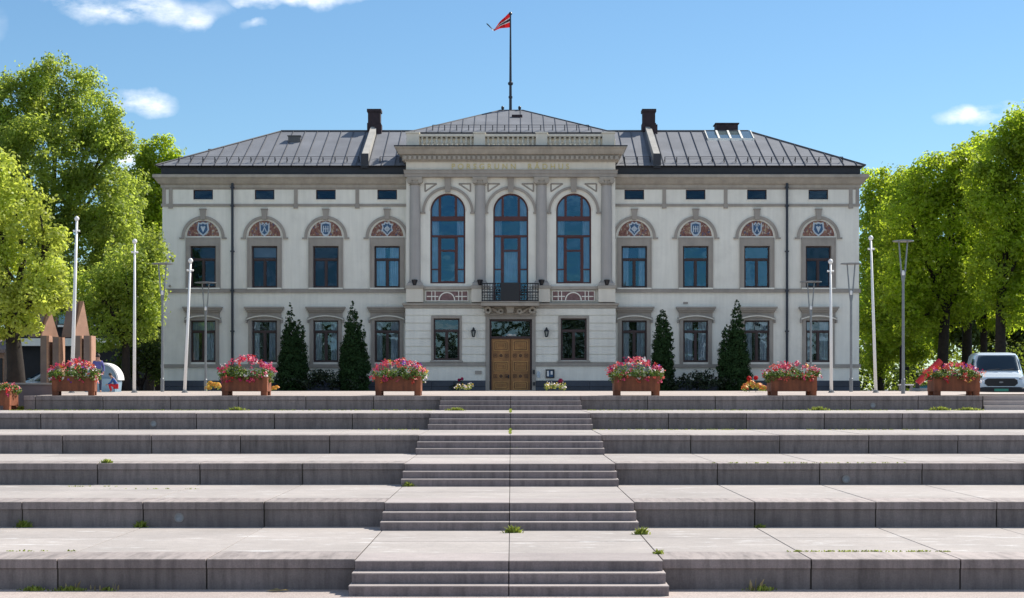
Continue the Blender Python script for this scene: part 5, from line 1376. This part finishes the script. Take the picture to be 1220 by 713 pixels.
m.box(x0-.1, x1+.1, 129.5, 129.99, Z(412.5,d), Z(403.5,d)); m.box(x0-.1, x1+.1, 129.6, 129.99, Z(390,d), Z(387.5,d)); m.box(x0-.2, x1+.2, 129.4, 142.2, Z(366,d)+.01, Z(363,d)); m.build('white_band', M['plaster'], ob)
for i in range(12):
    m = MB(); a = x0+.4+i*(x1-x0)/12; m.box(a, a+.75, 129.9, 130.0-.003, Z(386,d), Z(372,d)); m.build('window', M['glass'], ob)
# ---- blue arch and people
ar = thing('arched_shelter', 'blue-grey rounded arch shelter with a white rim behind the leftmost planter', 'shelter', (PX(121,63),63,.1))
d = 63; s = d/F0; cx, zc0 = PX(120,d), Z(453,d)
m = MB(); n = 20
m.prism([(cx+19*s*math.cos(math.pi*k/n), zc0+19.5*s*math.sin(math.pi*k/n)) for k in range(n+1)]+[(cx-19*s,.09),(cx+17.5*s,.09)], d+.1, d+.9)
m.build('shell', mat('blue_grey_shell', (.20,.30,.38), .6, .15, 2), ar)
m = MB(); m.ring(cx, zc0, 19*s, 20.8*s, R(0), R(180), d+.0, d+1.0, 24); m.build('rim', M['white'], ar)
m = MB(); m.box(cx-19*s, cx+17.5*s, d-.02, d+.1, .09, zc0+.05); m.build('front_panel', mat('pale_blue_panel', (.28,.42,.50), .5, .1, 2), ar)
M['skin'] = mat('skin', (.45,.26,.18), .6, .05, 5); M['hair'] = mat('dark_hair', (.03,.02,.015), .7, .2, 9)
M['top_blue'] = mat('blue_purple_top', (.10,.10,.30), .8, .2, 5); M['jacket'] = mat('blue_jacket', (.02,.09,.30), .8, .2, 5)
M['trous'] = mat('red_trousers', (.62,.02,.03), .8, .1, 5); M['jeans'] = mat('dark_jeans', (.03,.04,.08), .8, .1, 5)
def person(label, loc, rz, H_, joints, edges, radii, mats_z, hairy=True, cloth_=None, headp=None):
    T = thing('person', label, 'person', loc, rz)
    me = bpy.data.meshes.new('body'); me.from_pydata(joints, edges, [])
    me.materials.append(M['skin'])
    o = bpy.data.objects.new('body', me); col.objects.link(o); o.parent = T
    sk = o.modifiers.new('skin', 'SKIN')
    if not me.skin_vertices: me.attributes
    for i, r in enumerate(radii):
        me.skin_vertices[0].data[i].radius = (r if not isinstance(r, tuple) else r[0], r if not isinstance(r, tuple) else r[1])
    me.skin_vertices[0].data[0].use_root = True
    sb = o.modifiers.new('sub', 'SUBSURF'); sb.levels = 1; sb.render_levels = 2; sk.use_smooth_shade = True
    return T, o
def dressed(T, name, joints, edges, radii, m_):
    me = bpy.data.meshes.new(name); me.from_pydata(joints, edges, []); me.materials.append(m_)
    o = bpy.data.objects.new(name, me); col.objects.link(o); o.parent = T
    sk = o.modifiers.new('skin', 'SKIN'); sk.use_smooth_shade = True
    for i, r in enumerate(radii): me.skin_vertices[0].data[i].radius = (r, r)
    me.skin_vertices[0].data[0].use_root = True
    sb = o.modifiers.new('sub', 'SUBSURF'); sb.levels = 1; sb.render_levels = 2
    return o
def figure(label, loc, rz, k, pose, topm, legm):
    """pose gives joint positions for a 1.7 m body"""
    J = pose; names = list(J)
    E = [('pelvis','waist'),('waist','chest'),('chest','neck'),('neck','head_low'),('head_low','head_top'),
         ('chest','sh_l'),('sh_l','el_l'),('el_l','wr_l'),('wr_l','ha_l'),('chest','sh_r'),('sh_r','el_r'),('el_r','wr_r'),('wr_r','ha_r'),
         ('pelvis','hp_l'),('hp_l','kn_l'),('kn_l','an_l'),('an_l','to_l'),('pelvis','hp_r'),('hp_r','kn_r'),('kn_r','an_r'),('an_r','to_r')]
    Rd = dict(pelvis=.13,waist=.12,chest=.14,neck=.055,head_low=.085,head_top=.085,sh_l=.06,sh_r=.06,el_l=.042,el_r=.042,wr_l=.028,wr_r=.028,ha_l=.03,ha_r=.03,
              hp_l=.09,hp_r=.09,kn_l=.058,kn_r=.058,an_l=.038,an_r=.038,to_l=.035,to_r=.035)
    js = [tuple(c*k for c in J[n]) for n in names]; ix = {n:i for i, n in enumerate(names)}
    T, b_ = person(label, loc, rz, 1.7*k, js, [(ix[a],ix[b]) for a, b in E], [Rd[n]*k for n in names], None)
    def sub(name, chain, grow, m_):
        nn = []; 
        for a, b in chain:
            for q in (a, b):
                if q not in nn: nn.append(q)
        jx = {n:i for i, n in enumerate(nn)}
        dressed(T, name, [tuple(c*k for c in J[n]) for n in nn], [(jx[a],jx[b]) for a, b in chain], [(Rd[n]+grow)*k for n in nn], m_)
    sub('top', [('pelvis','waist'),('waist','chest'),('chest','sh_l'),('sh_l','el_l'),('el_l','wr_l'),('chest','sh_r'),('sh_r','el_r'),('el_r','wr_r')], .014, topm)
    sub('trousers', [('pelvis','hp_l'),('hp_l','kn_l'),('kn_l','an_l'),('pelvis','hp_r'),('hp_r','kn_r'),('kn_r','an_r')], .014, legm)
    hd = Vector(J['head_top'])*k; hl = Vector(J['head_low'])*k
    c = hl.lerp(hd, .6)
    m = MB(); n = 16; V = []
    for i in range(9):
        a = math.pi*i/8*.62
        for j in range(n):
            b = 2*math.pi*j/n; r = .105*k
            V.append((c.x+r*math.sin(a)*math.cos(b), c.y+.02*k+r*1.1*math.sin(a)*math.sin(b), c.z+.02*k+r*1.15*math.cos(a)))
    m.add(V, [(i*n+j,i*n+(j+1)%n,(i+1)*n+(j+1)%n,(i+1)*n+j) for i in range(8) for j in range(n)]); m.build('hair', M['hair'], T, local=True, smooth=True)
    m = MB()
    f_ = c+Vector((0,-.095*k,-.01*k))
    for q in (-1,1): m.lathe(f_.x+q*.032*k, f_.y+.012*k, [(.002,f_.z-.008*k),(.010*k,f_.z),(.002,f_.z+.008*k)], 8)
    m.build('eyes', M['hair'], T, local=True)
    m = MB(); m.prism([(f_.x-.012*k,f_.z-.045*k),(f_.x+.012*k,f_.z-.045*k),(f_.x,f_.z)], f_.y-.018*k, f_.y+.02*k); m.build('nose', M['skin'], T, local=True)
    for side in ('l','r'):      # five short fingers on each hand
        w_, h_ = Vector(J['wr_'+side])*k, Vector(J['ha_'+side])*k; dr = (h_-w_).normalized(); sd = dr.cross(Vector((0,1,0))); sd = sd.normalized() if sd.length > .1 else Vector((1,0,0))
        m = MB()
        for q, ln in ((-1.5,.055),(-.5,.068),(.5,.072),(1.5,.06)):
            s0 = h_+sd*q*.014*k; m.tube([s0, s0+dr*ln*k*.6, s0+dr*ln*k+Vector((0,-.012*k,0))], [.008*k,.008*k,.006*k], 6)
        m.tube([w_.lerp(h_,.4)-sd*.02*k, w_.lerp(h_,.9)-sd*.045*k, h_+dr*.02*k-sd*.05*k], [.010*k,.009*k,.007*k], 6)
        m.build('fingers', M['skin'], T, local=True)
    return T
stand = dict(pelvis=(0,0,.92),waist=(0,0,1.08),chest=(0,0,1.30),neck=(0,0,1.46),head_low=(0,-.01,1.54),head_top=(0,-.01,1.66),
  sh_l=(-.17,0,1.38),el_l=(-.24,.02,1.12),wr_l=(-.22,-.10,.92),ha_l=(-.21,-.13,.85),sh_r=(.17,0,1.38),el_r=(.25,.0,1.13),wr_r=(.24,-.12,.93),ha_r=(.23,-.15,.86),
  hp_l=(-.10,0,.88),kn_l=(-.11,-.02,.48),an_l=(-.11,0,.08),to_l=(-.11,-.14,.04),hp_r=(.10,0,.88),kn_r=(.11,-.02,.48),an_r=(.11,0,.08),to_r=(.12,-.14,.04))
figure('dark-haired person in a blue-purple top standing behind the leftmost planter', (PX(115,60),60.2,plaza_z(60.2)), R(15), .80, stand, M['top_blue'], M['jeans'])
squat = dict(pelvis=(.22,.0,.34),waist=(.20,0,.50),chest=(.08,0,.74),neck=(-.04,0,.88),head_low=(-.10,-.02,.94),head_top=(-.14,-.02,1.06),
  sh_l=(.06,-.15,.80),el_l=(-.08,-.2,.58),wr_l=(-.26,-.16,.46),ha_l=(-.33,-.15,.44),sh_r=(.06,.15,.80),el_r=(-.08,.2,.58),wr_r=(-.26,.16,.46),ha_r=(-.33,.15,.44),
  hp_l=(.20,-.10,.34),kn_l=(-.20,-.14,.48),an_l=(-.06,-.12,.08),to_l=(-.20,-.13,.04),hp_r=(.20,.10,.34),kn_r=(-.20,.14,.48),an_r=(-.06,.12,.08),to_r=(-.20,.13,.04))
figure('small child in a blue jacket and red trousers crouching in front of the blue arch', (PX(134,61),61.0,plaza_z(61)), R(10), .62, squat, M['jacket'], M['trous'])

M['lens'] = mat('frosted_lens', (.22,.25,.28), .35, .25, 12)
# ---- round lights set into the risers
def riser_light(label, px, py, k, zoff=None):
    d = DK[k]+.035; x = PX(px,d); z = Z(py,d); r = .085
    T = thing('riser_light', label, 'recessed light', (x,d,z), group='round lights set in the risers')
    def ringy(r0, r1, y0, y1): 
        m = MB(); m.ring(x, z, r0, r1, 0, 2*math.pi, y0, y1, 20); return m
    ringy(r*.72, r, d-.02, d+.03).build('rim', M['steel'], T)
    ringy(.0, r*.72, d-.008, d+.02).build('lens', M['lens'], T)
riser_light('largest round riser light, in the second-lowest riser on the left', 213.5, 617, 4)
riser_light('round light in a high riser on the left, below the second planter from the left', 183, 505, 1)
riser_light('round light in the middle riser on the right side', 1008, 571, 3)
riser_light('round light in the topmost riser on the right, left of the rightmost planter', 1040, 483, 0)

# ---- weeds
def blades(n, w, dp, h, lean=.5):
    V = []; Fs = []
    for i in range(n):
        x, y = NR.normal()*w*.45, NR.uniform(-.5,.5)*dp; hh = h*NR.uniform(.25,1.15)*math.exp(-(x/w)**2); lx, ly = NR.normal()*lean*hh, NR.normal()*lean*hh*.6-.1*hh
        t = .010+hh*.05; a = NR.uniform(0,math.pi); cx, cy = math.cos(a)*t, math.sin(a)*t; b = len(V)
        V += [(x-cx,y-cy,0),(x+cx,y+cy,0),(x+cx+lx*.4,y+cy+ly*.4,hh*.6),(x-cx+lx*.4,y-cy+ly*.4,hh*.6),(x+lx,y+ly,hh*.95)]
        Fs += [(b,b+1,b+2,b+3),(b+3,b+2,b+4)]
    return V, Fs
def weed(label, px, py, k, w=.14, h=.14, n=90, straw=0):
    """k: tier whose tread the tuft grows on, at the foot of the riser above (k=6: the lower paving)"""
    zt = -k*H if k < 6 else -2.694
    d = (EZ-zt)*F0/(py-HY)
    if k >= 6: d = min(d, 24.22)
    T = thing('weed_tuft', label, 'weed', (PX(px,d), d, zt), group='weeds in the joints of the terraces')
    m = MB(); V, Fs = blades(n, w, .12, h); m.add(V, Fs); m.build('leaves', M['weed'], T, local=True)
    if straw:
        m = MB(); V, Fs = blades(straw, w*1.3, .08, h*1.9, .15); m.add(V, Fs); m.build('dry_stalks', M['straw'], T, local=True)
weed('weed tuft at the left foot of the fifth riser, nearer the left edge', 27, 628.5, 5, .16, .14)
weed('weed tuft at the foot of the fifth riser, below the left round light', 168, 628.5, 5, .13, .13)
weed('bright weed tuft on the centre joint at the foot of the lower stair flight', 611, 635, 5, .16, .14, 120)
weed('yellow-green weed tuft at the lower right corner of the second stair flight', 764, 637, 5, .14, .14, 100)
weed('small weed patch in the tread joint right of the lower stairs', 785, 660, 5, .08, .08, 40)
weed('weeds with dry seed stalks on the lower paving near the left edge', 82, 704, 6, .3, .08, 90, 12)
weed('weeds with tall straw stalks on the lower paving, left of the stairs', 128, 704, 6, .2, .07, 30, 10)
weed('low weeds on the lower paving at the foot of the first riser, far left', 40, 704, 6, .22, .08, 70)
weed('dark weed clump at the foot of the lowest riser on the right', 905, 704, 6, .25, .10, 50, 5)
weed('weed tuft on the third tread beside the left end of a stair flight', 425, 511, 2, .2, .12, 60)
weed('bright tuft at the foot of the second stair flight from the top, left side', 517, 511.5, 2, .2, .16, 90)
weed('bright tuft at the foot of the second stair flight from the top, right side', 701, 511.5, 2, .22, .16, 90)
weed('weed tuft on the stair centre joint, second flight from the top', 612, 511.5, 2, .2, .14, 90)
weed('weed tuft on the stair centre joint, third flight from the top', 611, 541.5, 3, .13, .2, 80)
weed('weed tuft at the bottom left corner of the third flight from the top', 510, 541, 3, .16, .06, 60)
weed('weed tuft at the bottom left corner of the fourth stair flight', 487, 580, 4, .14, .11, 70)
weed('weed tuft at the foot of the fourth riser, left part', 128, 551.8, 3, .16, .1, 70)
weed('small weed by the third-lowest riser near the right block joint', 905, 629, 5, .1, .08, 50)
weed('weed patch on the second tread near the right side steps', 1155, 489.3, 1, .5, .12, 150)
weed('weed patch on the second tread below the rightmost planter', 1120, 489.3, 1, .45, .14, 150)
weed('weed tuft on the second tread below the second planter from the right', 975, 489.3, 1, .4, .14, 110)
weed('weed patch on the second tread below the second planter from the left', 283, 489.3, 1, .35, .13, 120)
weed('yellow weeds under the small planter at the left edge', 25, 488.5, 1, .35, .14, 150)
weed('weed strip on the second tread at the left side of the top stair flight', 543, 489.5, 1, .35, .12, 120)
V, Fs = [], []; mm = MB()
for px0, px1, py, k, dens in ((10,240,489.2,1,.9),(240,430,489.2,1,.35),(440,520,489.2,1,.4),(700,900,489.2,1,.5),(900,1170,489.2,1,.35),(700,900,512.3,2,.5),(960,1100,512.3,2,.4),(440,500,512.3,2,.3),
                              (0,90,657,5,.25),(935,1130,657.5,5,.7),(60,150,580,4,.15),(850,1080,552,3,.2),(125,240,583,4,.12)):
    zt = -k*H; d = (EZ-zt)*F0/(py-HY); n = int((px1-px0)*d/F0*48*dens)
    for i in range(n):
        x = PX(NR.uniform(px0,px1),d); v, f = blades(4, .06, .05, .032); mm.add([(a+x,b+d,c+zt) for a,b,c in v], f)
for z0, d0, k in ((0,0,0),):
    for kk, (ya, yb) in enumerate([(47.6,53.4),(41.8,46.3)]):
        for i in range(120):
            y = NR.uniform(ya,yb); v, f = blades(3,.03,.05,.06); mm.add([(a+CX,b+y,c-(kk+1)*H) for a,b,c in v], f)
o = mm.build('moss_and_grass', M['weed']); tag(o, 'thin strips of grass and moss growing along the terrace joints', 'grass', kind='stuff')
lf = MB(); lf.add([(-.12,0,0),(.0,-.05,.01),(.12,.01,0),(.02,.07,.035)], [(0,1,2,3)]); lf.add([(.06,.0,.01),(.16,-.04,.03),(.22,.03,.0)], [(0,1,2)])
o = lf.build('dry_leaf', M['straw']); o.location = (PX(328,24.1),24.05,-2.68); tag(o, 'curled brown dry leaf on the lower paving at the foot of the lowest riser', 'leaf')

# ------------------------------------------------------------------ light, sky, camera
SUN = Vector((.82, .57, 0)).normalized(); EL = R(46)
az = math.atan2(SUN.x, SUN.y)
sl_ = bpy.data.lights.new('sun', 'SUN'); sl_.energy = 5.0; sl_.angle = R(.53); sl_.color = (1.0, .93, .83)
so = bpy.data.objects.new('sun', sl_); col.objects.link(so)
sd_ = Vector((SUN.x*math.cos(EL), SUN.y*math.cos(EL), math.sin(EL)))
so.rotation_euler = sd_.to_track_quat('Z', 'Y').to_euler()
w = bpy.data.worlds.new('World'); bpy.context.scene.world = w; w.use_nodes = True
nt = w.node_tree; N = nt.nodes; L = nt.links; bg = N['Background']
sky = N.new('ShaderNodeTexSky'); sky.sky_type = 'NISHITA'; sky.sun_disc = False; sky.sun_elevation = EL; sky.sun_rotation = az
sky.altitude = 0; sky.air_density = 1.0; sky.dust_density = .1; sky.ozone_density = 3.0
bg.inputs['Strength'].default_value = .08
tc = N.new('ShaderNodeTexCoord')
def vm(op, a, b=None, s=None):
    n = N.new('ShaderNodeVectorMath'); n.operation = op
    for i, q in enumerate((a, b)):
        if q is None: continue
        if hasattr(q, 'is_linked') or hasattr(q, 'links'): L.new(q, n.inputs[i])
        else: n.inputs[i].default_value = q
    return n
def fm(op, a, b=None, clamp=False):
    n = N.new('ShaderNodeMath'); n.operation = op; n.use_clamp = clamp
    for i, q in enumerate((a, b)):
        if q is None: continue
        if isinstance(q, (int, float)): n.inputs[i].default_value = q
        else: L.new(q, n.inputs[i])
    return n.outputs[0]
# small fair-weather clouds: elongated masks around chosen sky directions, broken up by noise
def dirv(px, py):
    v = Vector((PX(px,F0), F0, HY-py)); return v.normalized()
nz = N.new('ShaderNodeTexNoise'); nz.inputs['Scale'].default_value = 30; nz.inputs['Detail'].default_value = 7; nz.inputs['Roughness'].default_value = .6
mp = N.new('ShaderNodeMapping'); mp.inputs['Scale'].default_value = (1,1,2.2); L.new(tc.outputs['Generated'], mp.inputs[0]); L.new(mp.outputs[0], nz.inputs['Vector'])
tot = None
wn = N.new('ShaderNodeTexNoise'); wn.inputs['Scale'].default_value = 22; wn.inputs['Detail'].default_value = 5; L.new(tc.outputs['Generated'], wn.inputs['Vector'])
wv = vm('SUBTRACT', wn.outputs['Color'], (.5,.5,.5)); ws_ = vm('SCALE', wv.outputs[0]); ws_.inputs['Scale'].default_value = .035
warp = vm('ADD', tc.outputs['Generated'], ws_.outputs[0])
for (px, py, rx, ry, amt) in ((150,6,120,17,1.0),(228,14,28,11,.8),(350,-2,100,19,1.5),(300,30,20,6,.45),(172,117,44,19,1.15),(134,203,26,22,1.5),(1160,132,46,13,1.0),(-60,40,60,50,.5),(1500,60,200,50,1.1),(-500,90,240,60,1.2),(700,-300,300,80,1.2)):
    c = dirv(px, py); df = vm('SUBTRACT', warp.outputs[0], c)
    sc = vm('MULTIPLY', df.outputs[0], (F0/rx, F0/rx, F0/ry)); ln = vm('LENGTH', sc.outputs[0])
    a = fm('MULTIPLY', fm('SUBTRACT', 1.0, ln.outputs['Value'], True), amt)
    tot = a if tot is None else fm('MAXIMUM', tot, a)
# scattered clouds elsewhere in the sky (behind the camera, seen in the windows)
n2 = N.new('ShaderNodeTexNoise'); n2.inputs['Scale'].default_value = 8; n2.inputs['Detail'].default_value = 8; L.new(mp.outputs[0], n2.inputs['Vector'])
sx = N.new('ShaderNodeSeparateXYZ'); L.new(tc.outputs['Generated'], sx.inputs[0])
back = fm('MULTIPLY', fm('SUBTRACT', n2.outputs['Fac'], .47, True), fm('MULTIPLY', fm('MULTIPLY', sx.outputs['Y'], -1.0), 6.0, True))
dens = fm('SUBTRACT', fm('MULTIPLY', nz.outputs['Fac'], 1.9), .62)
cl = fm('MULTIPLY', tot, dens); cl = fm('MULTIPLY', cl, 2.3, True)
cl = fm('MAXIMUM', cl, fm('MULTIPLY', back, 5.0, True))
mx = N.new('ShaderNodeMix'); mx.data_type = 'RGBA'; L.new(cl, mx.inputs[0]); 
SKYB = N.new('ShaderNodeMix'); SKYB.data_type = 'RGBA'; SKYB.blend_type = 'MULTIPLY'; SKYB.inputs[0].default_value = 1; L.new(sky.outputs[0], SKYB.inputs[6]); SKYB.inputs[7].default_value = (.87,1.08,1.17,1)
L.new(SKYB.outputs[2], mx.inputs[6]); mx.inputs[7].default_value = (12,12.2,12.4,1); L.new(mx.outputs[2], bg.inputs['Color'])
cam = bpy.data.cameras.new('camera'); co = bpy.data.objects.new('camera', cam); col.objects.link(co)
co.location = (0, 0, EZ); co.rotation_euler = (R(90), 0, 0)
cam.sensor_width = 36; cam.lens = 36*F0/1220; cam.shift_y = (HY-356.5)/1220; cam.clip_end = 6000; cam.clip_start = .1
sc_ = bpy.context.scene; sc_.camera = co
sc_.view_settings.view_transform = 'Standard'; sc_.view_settings.look = 'None'; sc_.view_settings.exposure = 0.52; sc_.view_settings.gamma = 1
sc_.render.resolution_x = 1024; sc_.render.resolution_y = 598
